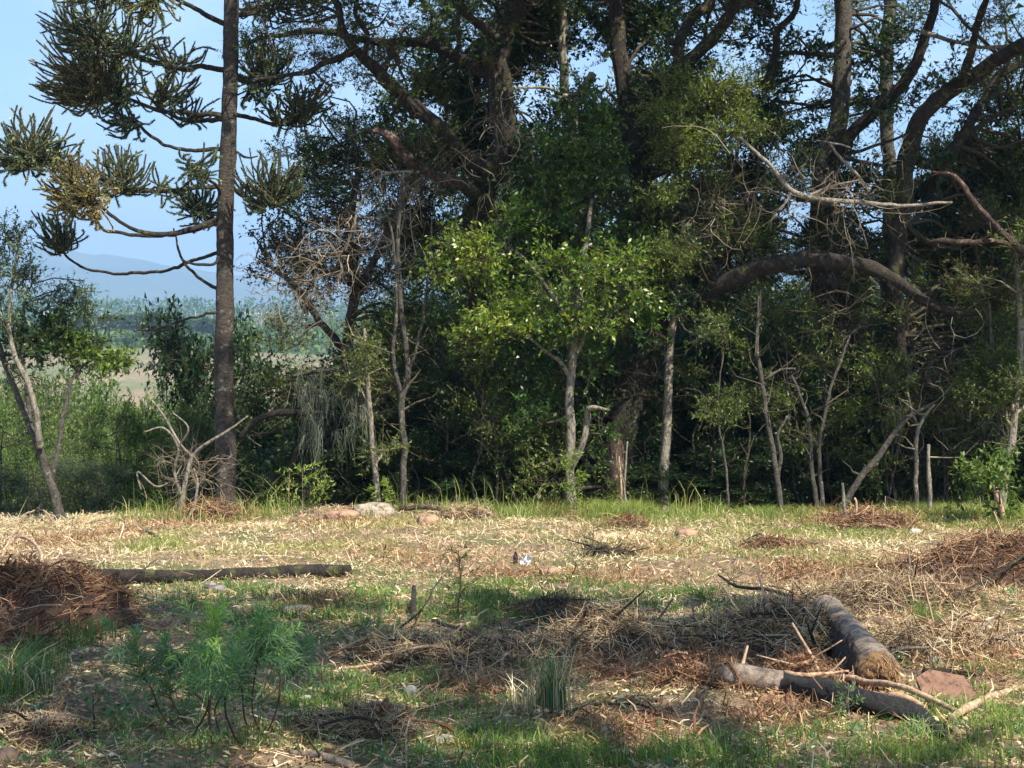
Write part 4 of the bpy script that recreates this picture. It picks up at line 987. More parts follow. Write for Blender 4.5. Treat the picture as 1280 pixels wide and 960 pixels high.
stem('dead_stick', 'pale leaning snapped branch at the grassy edge below the sturdier pale sapling', 'stick', S((1256, 634, 4, 17), (1246, 612, 3.4, 17), (1233, 594, 2.8, 17), (1222, 590, 1.6, 17)), 'peeled', 3, 'shrub')
for i in range(26):
    px = [540, 585, 622, 648, 672, 700, 745, 860, 885, 905, 925, 990, 1000, 1042, 1082, 1100, 1112, 1128, 1180, 1192, 1205, 1218, 1229, 655, 600, 1012][i] + rng.normal() * 4
    tp = 470 + rng.random() * 90 - (60 if px > 860 else 0); dx = rng.normal() * 22; yy = 18.3 + rng.random() * 1.2
    stem('thin_sapling', 'thin grey-brown sapling stem in the undergrowth along the edge of the wood', 'sapling',
         [(px, 640, yy, 1.8), (px + dx * .3 + rng.normal() * 4, 600, yy, 1.6), (px + dx * .5 + rng.normal() * 9, (600 + tp) / 2, yy, 1.3), (px + dx, tp, yy, .8)], 'old_bark' if i % 3 else 'grey_bark', 6, 'olive' if i % 2 else None, 'thin saplings along the edge of the wood', n=3)

# bare tangles of twigs in the wood
for (lab, n, cx, cy, rx, ry, Y, ln, r0, tn, cu) in [
    ('shaggy curtain of bare vines hanging round the straight grey trunk', 90, 1050, 400, 40, 120, 19.6, (.6, 1.6), (.003, .008), .25, .35),
    ('web of grey bare twigs in front of the crooked black tree', 90, 1190, 480, 70, 90, 18.8, (.5, 1.3), (.002, .006), .3, .4),
    ('web of pale sunlit bare branches hanging before the forked dark limb', 80, 1020, 240, 90, 40, 17.8, (.4, 1.2), (.002, .006), .4, .25),
    ('snarl of thin twigs over the base of the arching limb', 90, 890, 270, 60, 50, 18.9, (.4, 1.1), (.002, .006), .4, .5),
    ('snarl of pale vines wound about the leaning old trunk', 50, 612, 200, 30, 90, 18.9, (.5, 1.2), (.003, .007), .35, .4),
    ('fine bare twigs reaching across the sky from the mossy limb', 110, 430, 50, 90, 40, 18.6, (.4, 1.1), (.002, .005), -.1, .35),
    ('grey thicket of bare twigs beneath the tangled dry tree', 110, 430, 480, 110, 70, 19.2, (.5, 1.3), (.002, .006), .35, .4),
    ('thicket of bare brown twigs below the glossy green tree', 70, 790, 500, 60, 90, 18.7, (.5, 1.2), (.002, .005), .15, .4)]:
    t = empty('vine_tangle', P(cx, cy, Y), lab, 'vines')
    g = Geo(); tangle(g, n, cx, cy, rx, ry, Y, .35, ln, r0, tn, cu)
    link('strands', g.mesh('strands', M['pale_twig' if tn > .2 else 'twig']), t)

# a few clear pale branches the sun picks out
g = Geo()
t = empty('dead_bough', P(1060, 250, 17.7), 'pale barkless dead bough sticking out level across the forked trees', 'dead branch')
for pl in [[(925, 172, 2), (960, 205, 2.6), (990, 238, 3.2), (1030, 250, 3.4), (1080, 254, 3), (1130, 258, 2.4), (1190, 252, 1.6)], [(1035, 178, 1), (1050, 196, 1.8), (1070, 218, 2), (1085, 240, 2)], [(1020, 176, 1), (1048, 180, 1.5), (1062, 184, 1)], [(990, 238, 2), (982, 252, 1.4), (972, 264, .8)], [(1010, 245, 2), (1040, 232, 1.4), (1075, 225, .8)]]:
    g = Geo(); trunk_tube(g, [P(q[0], q[1], 17.7) for q in pl], [q[2] * 17.7 / F for q in pl], 6, .15, .02, step=.04)
    link('limb', g.mesh('limb', M['pale_bark']), t)

# hanging lichen on a dead bough
t = empty('lichen_hung_bough', P(360, 600, 18.9) * [1, 1, 0], 'dark dead bough draped with long pale beard lichen', 'dead branch')
for pl in [[(300, 548, 3), (318, 528, 4), (345, 516, 4.5), (385, 516, 4.5), (425, 522, 4), (450, 500, 3)], [(400, 520, 4), (416, 545, 4), (398, 556, 4.5), (376, 560, 4), (366, 585, 3.5), (358, 612, 3)]]:
    g = Geo(); trunk_tube(g, [P(q[0], q[1], 18.9) for q in pl], [q[2] * 18.9 / F for q in pl], 8, .2, .03, step=.04)
    link('bough', g.mesh('bough', M['old_bark']), t)
g = Geo(); nc = 46; per_ = 11; n = nc * per_; K = 9
cc = np.array([P(*q) for q in np.stack([jit(nc, 372, 468), jit(nc, 462, 545), 18.7 + rng.normal(size=nc) * .2], 1)])
c0 = np.repeat(cc, per_, axis=0) + rng.normal(size=(n, 3)) * .012
k = np.linspace(0, 1, K)[None, :, None]; L = (np.repeat(jit(nc, .15, .62), per_) * jit(n, .4, 1.2))[:, None, None]
fan = np.repeat(rng.normal(size=(nc, 3)) * [.25, .2, 0], per_, axis=0) + rng.normal(size=(n, 3)) * [.22, .2, .1]
pts = c0[:, None] + (np.array([0, 0, -1.0]) + fan[:, None] * (1 - k * .6)) * k * L + np.cumsum(rng.normal(size=(n, K, 3)) * [.014, .014, .006], axis=1)
tubes(g, pts, jit(n, .0015, .004)[:, None] * np.linspace(1, .4, K)[None], 3, jit(n, 0, 1))
link('beard_lichen', g.mesh('beard_lichen', M['lichen']), t)
g = Geo(); trunk_tube(g, [P(368, 478, 18.8), P(374, 500, 18.8), P(378, 545, 18.8)], [.012, .01, .006], 5, .1, .01); trunk_tube(g, [P(366, 470, 18.8), P(410, 462, 18.7), P(470, 470, 18.8)], [.02, .02, .012], 6, .15, .02)
link('branchlets', g.mesh('branchlets', M['grey_bark']), t)

# ------------------------------------------------------------------ a leafy tree beside and behind the viewer whose shade falls on the clearing
t = empty('shade_tree', (4.6, -1.4, 0), 'spreading olive-green tree beside the viewpoint casting the clearing\'s near shade', 'tree')
g = Geo(); tp = []
p, r = trunk_tube(g, [(4.6, -1.4, -.1), (4.5, -1.2, 2), (4.2, -.6, 4), (3.9, .4, 6), (3.2, 1.6, 7.6), (2.4, 3, 8.4)], [.26, .2, .18, .15, .1, .04], 14, .14, .05, flare=.4)
link('trunk', g.mesh('trunk', M['grey_bark']), t); tp.append(p)
for e in [(0.8, 1.5, 8), (5.6, 3.4, 8.2), (1.6, 4.8, 8.6), (4.4, 5.0, 8.8), (6.5, 1.5, 8), (2.0, 0.2, 7.6)]:
    g = Geo(); p, r = trunk_tube(g, [(4.1, 0, 5.2), tuple((np.array([4.1, 0, 5.2]) + e) / 2 + [0, 0, .6]), e], [.1, .07, .02], 9, .14, .08)
    link('limb', g.mesh('limb', M['grey_bark']), t); tp.append(p)
tp = np.vstack(tp); gl = Geo(); gt = Geo()
OPEN = [((0.0, 7.35), (.85, .22)), ((-.9, 7.4), (.4, .15)), ((1.75, 6.9), (.75, .9)), ((2.6, 7.2), (.8, 1.8)), ((-1.28, 6.5), (.16, .3)), ((-1.55, 9.6), (.35, .3)), ((.55, 7.6), (.4, .3)), ((1.0, 6.6), (.5, .18)), ((3.2, 9), (.9, 1.0)), ((2.5, 8.6), (.35, .5))]
for sx in np.arange(-6.2, 3.0, .62):
    for sy in np.arange(2.0, 10.7, .55):
        q = np.array([sx + rng.normal() * .12, sy + rng.normal() * .12])
        edge = 10.25 + .45 * math.sin(q[0] * 2.1) + .25 * math.sin(q[0] * 5.3 + 1) - (.5 if q[0] > 1.6 else 0)
        if q[1] > edge: continue
        if any(((q[0] - o[0]) / e[0]) ** 2 + ((q[1] - o[1]) / e[1]) ** 2 < 1.25 for o, e in OPEN): continue
        if rng.random() < .27: continue
        z = 7.4 + rng.random() * 1.6; c = np.array([q[0], q[1], 0]) + SUN * z / SUN[2]
        i = int(np.argmin(np.linalg.norm(tp - c, axis=1)))
        connect(gt, tp[i], c, .025, .01, sides=5)
        spray_clump(gl, gt, c, (.36, .32, .3), 7, STYLE['shade'], 0, up=.1)
link('boughs', gt.mesh('boughs', M['twig']), t)
link('crown', gl.mesh('crown', M['leaf_olive']), t)

# ------------------------------------------------------------------ far things: pasture trees, plantation, haze
def far_araucaria_geo(h, w):
    gT = Geo(); gC = Geo()
    trunk_tube(gT, [(0, 0, -.5), (0, 0, h * .5), (0, 0, h)], [.3, .22, .1], 6, .05, 0, step=1.5)
    for lv in range(4):
        z = h * (.72 + .09 * lv); n = 12
        for a in rng.random(n) * 6.28:
            R = w * .5 * (1 - .12 * abs(lv - 1.5)) * (.7 + .3 * rng.random())
            e = np.array([math.cos(a) * R, math.sin(a) * R, z + .4])
            k = np.linspace(0, 1, 4)[:, None]
            pp = np.array([0, 0, z - .6]) * (1 - k) + e * k + [0, 0, -.6] * np.sin(k * PI)
            tubes(gT, pp[None], np.array([[.08, .07, .06, .05]]), 3, .3)
            m = 30; c = e + rng.normal(size=(m, 3)) * [R * .2, R * .2, .35]
            leaves(gC, c, rv(m), rv(m), jit(m, .5, 1.0), .4, jit(m, 0, .8))
    return gT, gC
protoA = None
for i, (px, Y, h) in enumerate([(137, 300, 8), (152, 312, 9), (170, 318, 9), (184, 316, 10), (199, 318, 9.5), (214, 322, 10), (228, 318, 8), (121, 306, 8), (246, 330, 10), (264, 326, 10), (211, 268, 5.5), (180, 300, 4.5), (100, 315, 9), (70, 320, 9), (160, 282, 4), (30, 318, 9), (236, 285, 4)]):
    x = (px - 640) / F * Y
    if protoA is None:
        r0 = bpy.data.objects.new('distant_araucaria', None); COL.objects.link(r0)
        gT, gC = far_araucaria_geo(9.0, 8.0)
        kids = [link('trunk', gT.mesh('trunk', M['grey_bark']), r0), link('crown', gC.mesh('crown', M['leaf_dark']), r0)]
        protoA = r0; r = r0
    else:
        r = protoA.copy(); COL.objects.link(r)
        for k_ in kids: c = k_.copy(); COL.objects.link(c); c.parent = r
    s_ = h * .68 / 9.0; r.location = (x, Y, float(H(x, Y))); r.scale = (s_, s_, s_); r.rotation_euler = (0, 0, i * 1.3)
    tag(r, 'lone small flat-topped araucaria out on the tan pasture slope' if i in (10, 11, 14, 16) else 'distant flat-topped araucaria in the row along the pasture crest', 'tree', 'lone trees on the distant pasture' if i in (10, 11, 14, 16) else 'distant araucarias along the pasture crest')

g = Geo(); gk = Geo()
n = 1500
Yf = 340 + 620 * rng.random(n) ** 1.0; an = -0.48 + .42 * rng.random(n)
keep = Yf > 335
Xf = an * Yf; Zf = H(Xf, Yf)
for i in range(n):
    top = Yf[i] > 760
    hh = (14 if top else 10) * (.8 + .45 * rng.random()); ww = hh * (.42 if top else .36)
    m = 34 if Yf[i] < 600 else 30
    u_ = rng.random(m); c = np.array([Xf[i], Yf[i], Zf[i]]) + np.stack([rng.normal(size=m) * ww * .36 * (1.15 - u_ * .7), rng.normal(size=m) * ww * .36, hh * (.28 + .72 * u_)], 1)
    if not top: c[:, :2] = np.array([Xf[i], Yf[i]]) + (c[:, :2] - [Xf[i], Yf[i]]) * (1.3 - 1.1 * u_[:, None])
    leaves(g, c, rv(m), rv(m), hh * jit(m, .07, .16), hh * .10, jit(m, .1, .8) if not top else jit(m, .0, .6))
g_ = link('distant_forest', g.mesh('distant_forest', M['leaf_shrub'])); tag(g_, 'distant plantation forest rising beyond the pasture in blue haze', 'forest', None, 'stuff')
n = 260; g = Geo()
xx = jit(n, -.62, .2); YY = jit(n, 765, 800); b = np.stack([xx * YY, YY, H(xx * YY, YY)], 1)
tubes(g, np.stack([b, b + [0, 0, 9.0]], 1), np.full((n, 2), .35), 4, .9)
tag(link('distant_trunks', g.mesh('distant_trunks', M['pale_twig'])), 'pale trunk line of the far plantation', 'forest', None, 'stuff')

ORD = ['frontmost', 'second', 'third', 'fourth', 'fifth', 'sixth', 'seventh', 'eighth', 'ninth', 'tenth', 'eleventh', 'twelfth', 'thirteenth', 'fourteenth', 'fifteenth', 'sixteenth', 'seventeenth', 'eighteenth', 'nineteenth', 'twentieth', 'twenty-first', 'twenty-second', 'twenty-third', 'twenty-fourth', 'twenty-fifth', 'twenty-sixth', 'farthest']
MARKS = [(-1e9, 'frame edge'), (40, 'pale-stemmed tree'), (283, 'araucaria trunk'), (430, 'tangled dry tree'), (520, 'foot of the leaning old trunk'), (640, 'glossy tree\'s lowest leaves'), (715, 'pale trunk of the glossy tree'), (771, 'reddish broken stump'), (835, 'mottled slender trunk'), (972, 'forked grey sapling'), (1068, 'straight grey trunk'), (1150, 'crooked black trunk'), (1260, 'sturdy pale sapling'), (1e9, 'frame edge')]
def single_out(group, what, unit_):
    rows = {}
    for o in COL.objects:
        if o.get('group') == group and o.parent is None:
            px = 640 + o.location[0] / o.location[1] * F
            k = max(i for i, m in enumerate(MARKS) if m[0] <= px); rows.setdefault(k, []).append(o)
    for k, L in rows.items():
        L.sort(key=lambda o: o.location[1])
        a, b = MARKS[k][1], MARKS[k + 1][1]
        for i, o in enumerate(L):
            w = what(o)
            o['label'] = '%s between the %s and the %s%s' % (w, a, b, '' if len(L) == 1 else ', %s in depth' % ORD[min(i, 26)])
            words = o['label'].split()
            if len(words) > 16: o['label'] = '%s between %s and %s%s' % (w, a, b, '' if len(L) == 1 else ', %s' % ORD[min(i, 26)])
kind_ = lambda o: {'shade_shrub': 'dark shrub', 'olive_shrub': 'olive shrub', 'green_shrub': 'green bush', 'grey_green_shrub': 'grey-green bush', 'forest_tree': 'leafy tree', 'thin_sapling': 'thin sapling', 'distant_araucaria': 'flat-topped tree'}[o.name.split('.')[0]]
single_out(G_UND, kind_, 0); single_out(G_WOOD, kind_, 0); single_out(G_SL, kind_, 0); single_out('thin saplings along the edge of the wood', kind_, 0)
hz = Geo()
lo = np.array([-4200, -420, -140.0]); hi = np.array([4200, 5400, 500.0])
vv = np.array([[x, y, z] for z in (lo[2], hi[2]) for y in (lo[1], hi[1]) for x in (lo[0], hi[0])])
hz.add(vv, [[0, 2, 3, 1], [4, 5, 7, 6], [0, 1, 5, 4], [1, 3, 7, 5], [3, 2, 6, 7], [2, 0, 4, 6]])
m_ = bpy.data.materials.new('haze_air'); m_.use_nodes = True; m_.node_tree.nodes.clear()
o_ = m_.node_tree.nodes.new('ShaderNodeOutputMaterial'); v_ = m_.node_tree.nodes.new('ShaderNodeVolumePrincipled')
v_.inputs['Color'].default_value = (0.40, 0.66, 1.0, 1); v_.inputs['Density'].default_value = 0.00048; v_.inputs['Anisotropy'].default_value = 0.1
m_.node_tree.links.new(v_.outputs[0], o_.inputs['Volume'])
ho = link('haze', hz.mesh('haze', m_, False)); ho['kind'] = 'stuff'
print('FACES so far', TRI())

# ------------------------------------------------------------------ grass, litter, straw
# green patches: px, py, half-width px, half-height px, density, blade height m, tint
GREEN = [(840, 755, 70, 18, 1.0, .07, .28), (400, 893, 60, 30, 1.0, .08, .34), (480, 850, 120, 24, .5, .07, .42), (300, 880, 100, 30, .5, .06, .36), (130, 900, 120, 40, .4, .06, .36), (880, 800, 60, 30, .3, .06, .4), (600, 780, 160, 30, .4, .07, .38), (460, 770, 80, 20, .6, .07, .40), (540, 890, 100, 24, .5, .07, .4), (110, 775, 30, 16, 1.0, .14, .45), (25, 850, 45, 50, .8, .16, .20), (600, 935, 160, 26, .5, .07, .35), (760, 948, 230, 26, 1.0, .09, .38),
         (1110, 938, 160, 24, .9, .09, .48), (1250, 905, 60, 36, .8, .08, .50), (1157, 772, 12, 12, 1.6, .10, .42), (770, 642, 60, 16, 1.2, .14, .62), (1160, 632, 130, 22, 1.0, .13, .66), (1245, 850, 50, 26, .6, .07, .55),
         (620, 752, 80, 22, .6, .08, .35), (720, 738, 180, 22, .35, .06, .35), (1010, 665, 140, 18, .55, .07, .60), (205, 680, 40, 12, .7, .08, .62), (330, 790, 60, 40, .5, .10, .25), (290, 745, 110, 14, .45, .07, .30), (1040, 705, 60, 14, .5, .06, .6), (850, 690, 110, 18, .3, .06, .6),
         (470, 745, 60, 14, .6, .08, .45), (340, 690, 100, 14, .25, .06, .65), (500, 660, 160, 10, .25, .06, .68), (900, 632, 110, 14, .6, .12, .58), (650, 632, 70, 12, .5, .12, .56), (280, 930, 110, 30, .45, .08, .28), (560, 870, 60, 16, .3, .08, .4), (450, 700, 90, 22, .2, .05, .7), (1215, 655, 80, 12, .6, .08, .62), (590, 820, 80, 14, .3, .08, .35)]
gg = Geo(); patch_w = []
def blades(g, x, y, h, tint, lean=0.45, wd=0.0035, curl=.6):
    n = len(x)
    if n == 0: return
    z = H(x, y) - .004
    a = rng.random(n) * 6.28; d = np.stack([np.cos(a), np.sin(a), np.zeros(n)], 1) * (np.abs(rng.normal(size=n)) * lean)[:, None]
    up = np.array([0, 0, 1.0]); b = np.stack([x, y, z], 1)
    h = np.asarray(h)[:, None]
    m1 = b + (up + d * .5) * h * .45; m2 = b + (up * .8 + d * 1.1) * h * (.85 - curl * .1); tp_ = b + (up * (1 - curl * .35) + d * 2.0) * h
    fa = rng.random(n) * 6.28; s = np.stack([np.cos(fa), np.sin(fa), np.zeros(n)], 1) * (wd * (.7 + .6 * rng.random(n)))[:, None]
    v = np.stack([b - s, b + s, m1 + s * .9, m1 - s * .9, m2 + s * .55, m2 - s * .55, tp_], 1).reshape(-1, 3)
    o = np.arange(n)[:, None] * 7
    g.addmany(v, [o + [0, 1, 2, 3], o + [3, 2, 4, 5], o + [5, 4, 6]], np.repeat(np.clip(tint, 0, 1), 7))
for px, py, rx, ry, dn, hh, tn in GREEN:
    A = GP(px - rx, py, 0); B = GP(px + rx, py, 0); N_ = GP(px, py + ry, 0); Fq = GP(px, max(py - ry, 610), 0)
    cx, cy = (A[0] + B[0]) / 2, (N_[1] + Fq[1]) / 2; ax, ay = (B[0] - A[0]) / 2, max(.12, abs(Fq[1] - N_[1]) / 2)
    if py < 640: cy = 17.6 + .3; ay = .9
    n = int(min(8000, 2900 * dn * ax * ay * 3.1))
    q = rng.normal(size=(n, 2)) * .55
    x = cx + q[:, 0] * ax; y = cy + q[:, 1] * ay
    cl = fbm(x * 4.2 + 7, y * 4.2, 3); k = cl > .44
    x = x[k]; y = y[k]
    blades(gg, x, y, hh * jit(len(x), .45, 1.5), tn + rng.normal(size=len(x)) * .12 + (fbm(x * 2, y * 2, 2) - .5) * .3, wd=.0026)
def field(n, ylo, yhi, marg=.5):
    """points spread evenly over the clearing's ground between two distances"""
    y = np.sqrt(ylo ** 2 + (yhi ** 2 - ylo ** 2) * rng.random(n)); x = (rng.random(n) * 2 - 1) * (.346 * y + marg)
    return x, y
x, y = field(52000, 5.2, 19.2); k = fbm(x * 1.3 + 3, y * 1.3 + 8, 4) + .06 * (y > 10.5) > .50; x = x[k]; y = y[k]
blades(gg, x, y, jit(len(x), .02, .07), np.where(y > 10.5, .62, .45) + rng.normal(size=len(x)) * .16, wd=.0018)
x, y = field(11000, 16.8, 19.6, 1.0); k = (fbm(x * 1.7 + 5, y * .8, 3) > .47) & (x > -4.6); x = x[k]; y = y[k]
blades(gg, x, y, (jit(len(x), .08, .30) + .35 * (rng.random(len(x)) < .06)) * (.4 + fbm(x * 1.5, y, 2)), .62 + rng.normal(size=len(x)) * .16, wd=.0035, lean=.35)
go = link('grass', gg.mesh('grass', M['grass'])); tag(go, 'green and yellow-green grass growing in patches over the clearing', 'grass', None, 'stuff')

def strips(g, x, y, ln, wd, tint, lift=.012, arch=.15, tilt=.25):
    n = len(x)
    if n == 0: return
    z = H(x, y)
    a = rng.random(n) * 6.28; pit = rng.normal(size=n) * tilt
    d = np.stack([np.cos(a) * np.cos(pit), np.sin(a) * np.cos(pit), np.sin(np.abs(pit))], 1) * (ln / 2)[:, None]
    s = unit(np.cross(d, np.array([0, 0, 1.0]) + rng.normal(size=(n, 3)) * .45)) * (wd / 2)[:, None]
    c = np.stack([x, y, z + lift * rng.random(n) + np.abs(d[:, 2]) * .9], 1)
    b = np.cross(unit(d), unit(s)) * (ln * arch * rng.normal(size=n))[:, None] * .5 + s * rng.normal(size=(n, 1)) * 2.0
    m = c + b; m[:, 2] = np.maximum(m[:, 2], z + .003)
    v = np.stack([c - d - s * .7, c - d + s * .7, m + s, m - s, c + d + s * .5, c + d - s * .5], 1).reshape(-1, 3)
    o = np.arange(n)[:, None] * 6
    g.addmany(v, [o + [0, 1, 2, 3], o + [3, 2, 4, 5]], np.repeat(np.clip(tint, 0, 1), 6))
gl_ = Geo()
x, y = field(62000, 5.2, 10.9)
pt = fbm(x * 1.1 + 20, y * 1.1, 4); k = rng.random(len(x)) < .55 + 1.5 * np.clip(pt - .38, 0, 1); x, y, pt = x[k], y[k], pt[k]
strips(gl_, x, y, np.exp(rng.normal(size=len(x)) * .55 - 3.1), np.exp(rng.normal(size=len(x)) * .45 - 5.25), .50 + rng.normal(size=len(x)) * .24 + (pt - .5) * .7)
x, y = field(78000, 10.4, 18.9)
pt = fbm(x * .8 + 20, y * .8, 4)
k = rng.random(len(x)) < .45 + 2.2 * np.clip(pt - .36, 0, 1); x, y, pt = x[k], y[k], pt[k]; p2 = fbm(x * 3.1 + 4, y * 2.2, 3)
strips(gl_, x, y, np.exp(rng.normal(size=len(x)) * .55 - 3.15), np.exp(rng.normal(size=len(x)) * .45 - 5.3), .72 + rng.normal(size=len(x)) * .22 + (pt - .5) * .5 + (p2 - .5) * .7, .03, .35, .4)  # straw beyond the shade edge tinted paler, brightening the sunlit band through its colour
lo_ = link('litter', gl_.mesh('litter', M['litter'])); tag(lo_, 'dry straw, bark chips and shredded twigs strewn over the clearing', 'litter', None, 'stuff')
# curled fallen leaves
gf = Geo(); x, y = field(12000, 5.2, 18.5); x2, y2 = field(9000, 5.2, 9.5); x = np.concatenate([x, x2]); y = np.concatenate([y, y2]); n = len(x)
c = np.stack([x, y, H(x, y) + .012 * rng.random(n) + .006], 1)
d = unit(rng.normal(size=(n, 3)) * [1, 1, .25]); nn = unit(rng.normal(size=(n, 3)) * .5 + [0, 0, 1])
leaves(gf, c, d, nn, jit(n, .02, .06), jit(n, .010, .024), .50 + rng.normal(size=n) * .22, .25)
x, y = field(4200, 5.4, 11.5); k = fbm(x * 1.2 + 30, y * 1.2, 3) > .47; x = x[k]; y = y[k]; n = len(x); m = 9
c = np.repeat(np.stack([x, y, H(x, y) + .01], 1), m, axis=0); gw = Geo(); d = rv(n * m); d[:, 2] = np.abs(d[:, 2]) * .8 + .15
leaves(gw, c + d * .006, d, unit(rng.normal(size=(n * m, 3)) * .4 + [0, 0, 1]), jit(n * m, .02, .05), .008, .35 + np.repeat(rng.normal(size=n) * .2, m) + rng.normal(size=n * m) * .08)
tag(link('weeds', gw.mesh('weeds', M['herb'])), 'low grey-green weeds creeping over the clearing floor', 'weeds', None, 'stuff')
tag(link('fallen_leaves', gf.mesh('fallen_leaves', M['litter'])), 'curled brown and tan leaves scattered over the clearing', 'leaves', None, 'stuff')
# rusty needle debris in patches
gr = Geo()
for px, py, rx, ry, n in [(1085, 647, 80, 12, 2600), (1010, 722, 70, 16, 1700), (780, 725, 120, 14, 900), (840, 690, 60, 12, 500), (760, 838, 60, 18, 1300), (900, 838, 90, 22, 2000), (1030, 850, 40, 40, 1400), (400, 760, 50, 14, 800), (420, 660, 80, 14, 900), (300, 640, 60, 12, 1200), (200, 660, 90, 16, 1100), (40, 790, 70, 22, 1600), (780, 920, 90, 26, 1600), (960, 900, 110, 26, 1500), (600, 865, 60, 20, 1100), (1200, 820, 80, 40, 2200), (1150, 740, 90, 40, 1800), (60, 680, 80, 14, 1200), (700, 640, 60, 10, 500), (520, 700, 120, 16, 900), (640, 720, 90, 8, 700)]:
    A = GP(px - rx, py); B = GP(px + rx, py); N_ = GP(px, py + ry); Fq = GP(px, py - ry)
    q = rng.normal(size=(n, 2)) * .5
    x = (A[0] + B[0]) / 2 + q[:, 0] * (B[0] - A[0]) / 2; y = (N_[1] + Fq[1]) / 2 + q[:, 1] * max(.2, abs(Fq[1] - N_[1]) / 2)
    sc_ = .6 + .5 * (A[1] / 12)
    strips(gr, x, y, np.exp(rng.normal(size=n) * .5 - 2.9) * sc_, np.exp(rng.normal(size=n) * .35 - 5.3) * sc_, .55 + rng.normal(size=n) * .22, .05, .3, .5)
tag(link('rusty_litter', gr.mesh('rusty_litter', M['rust'])), 'patches of orange-brown dead needle litter on the clearing', 'litter', None, 'stuff')
# pebbles
gp = Geo(); ico = [(0, 0, 1), (1, 0, 0), (0, 1, 0), (-1, 0, 0), (0, -1, 0), (0, 0, -1)]; icf = np.array([[0, 1, 2], [0, 2, 3], [0, 3, 4], [0, 4, 1], [5, 2, 1], [5, 3, 2], [5, 4, 3], [5, 1, 4]])
x, y = field(900, 5.2, 14)
for i in range(len(x)):
    s_ = .006 + .016 * rng.random() ** 2
    gp.add(np.array(ico) * s_ * (.6 + .8 * rng.random((6, 1))) * [1.2, 1, .7] + [x[i], y[i], float(H(x[i], y[i])) + s_ * .3], icf, .6 + .4 * rng.random())
tag(link('pebbles', gp.mesh('pebbles', M['litter'], False)), 'small pale clods and pebbles among the litter', 'gravel', None, 'stuff')

# ------------------------------------------------------------------ stones
def stone(name, label, px, py, w, h, mat, dpt=None, cat='stone', n=3, rz=0.0, top=0.35):
    c = GP(px, py); dpt = dpt or w * .7
    seg, rings = 20, 12
    th = np.linspace(0, PI, rings + 1)[:, None]; ph = (np.arange(seg) / seg * 2 * PI)[None, :]
    d = np.stack([np.sin(th) * np.cos(ph), np.sin(th) * np.sin(ph), np.cos(th) + 0 * ph], -1).reshape(-1, 3)
    sd = rng.random() * 60
    k = 1 + .45 * (fbm(d[:, 0] * n * .6 + sd + d[:, 2], d[:, 1] * n * .6 + sd, 4) - .5) + .12 * (vn(d[:, 0] * 5 + sd, d[:, 2] * 5 + d[:, 1] * 4) - .5)
    v = np.sign(d) * np.abs(d) ** .8 * k[:, None] * [w / 2, dpt / 2, h / 2]
    ca, sa = math.cos(rz), math.sin(rz); v[:, :2] = v[:, :2] @ np.array([[ca, sa], [-sa, ca]])
    i = np.arange(rings)[:, None] * seg; j = np.arange(seg)[None, :]
    q = np.stack([i + j, i + seg + j, i + seg + (j + 1) % seg, i + (j + 1) % seg], -1).reshape(-1, 4)
    g = Geo(); g.add(v, q); o = link(name, g.mesh(name, M[mat])); o.location = (c[0], c[1], c[2] + h * top)
    return tag(o, label, cat)
stone('boulder', 'low pale boulder at the far edge of the clearing below the bare saplings', 465, 644, .50, .22, 'palerock', .4, top=.18)
stone('boulder', 'flat tan rock joined to the pale boulder on the araucaria side', 428, 647, .40, .14, 'redrock', .3, top=.15)
stone('stone', 'round reddish stone beside the pale boulder under a dark log', 534, 655, .24, .16, 'redrock', top=.15)
stone('stone', 'rusty brown stone alone in sunlit straw near the wood', 858, 671, .26, .15, 'redrock', rz=.4, top=.12)
stone('stone', 'reddish clod in straw at the shade edge below the dark and white scrap', 688, 722, .20, .10, 'redrock')
stone('stone', 'small white split stone in the grass near the feathery plants', 383, 878, .055, .04, 'whiterock')
stone('stone', 'oval whitish stone standing on edge in straw between grass and brush', 513, 872, .065, .085, 'whiterock', .05, top=.2)
stone('stone', 'grey stone half sunk beyond the feathery plants', 270, 742, .14, .07, 'greyrock')
stone('stone', 'brown rounded clod by the stick ends in the middle of the clearing', 630, 818, .19, .11, 'soilheap')
stone('stone', 'tan stone in the near corner of the clearing below the grass', 2, 952, .12, .09, 'redrock', top=.1)
stone('stone', 'small grey-white stone in straw behind the cut log end', 1170, 832, .10, .05, 'greyrock')
stone('stone', 'pale grey pebble on bare soil between grass and the charred log', 760, 918, .06, .04, 'whiterock')
stone('stone', 'cream stone chip resting on the sunlit edge grass past the brown brush heap', 1144, 668, .12, .07, 'whiterock')
stone('stone', 'flat tan stone in the sun at the edge of the shade beyond the feathery plants', 370, 768, .22, .07, 'palerock')
stone('stone', 'small dark stone lying under the far log', 262, 735, .12, .05, 'greyrock')

# ------------------------------------------------------------------ logs and branches on the ground
def log(name, label, cat, pts, bark, sides=20, rough=.1, end=None, wig=.01, step=None, freq=6):
    """pts: world (x,y,z,r) of the axis; first point is the near end when it has a cut face"""
    p0 = [q[:3] for q in pts]; r0 = [q[3] for q in pts]
    root = empty(name, (p0[0][0], p0[0][1], float(H(p0[0][0], p0[0][1]))), label, cat)
    g = Geo(); p, r = trunk_tube(g, p0, r0, sides, rough, wig, step=step, freq=freq)
    link('bark', g.mesh('bark', M[bark]), root)
    return root, p, r
def gpt(px, py, r, lift=0.0):
    q = GP(px, py); return (q[0], q[1], q[2] + r + lift, r)
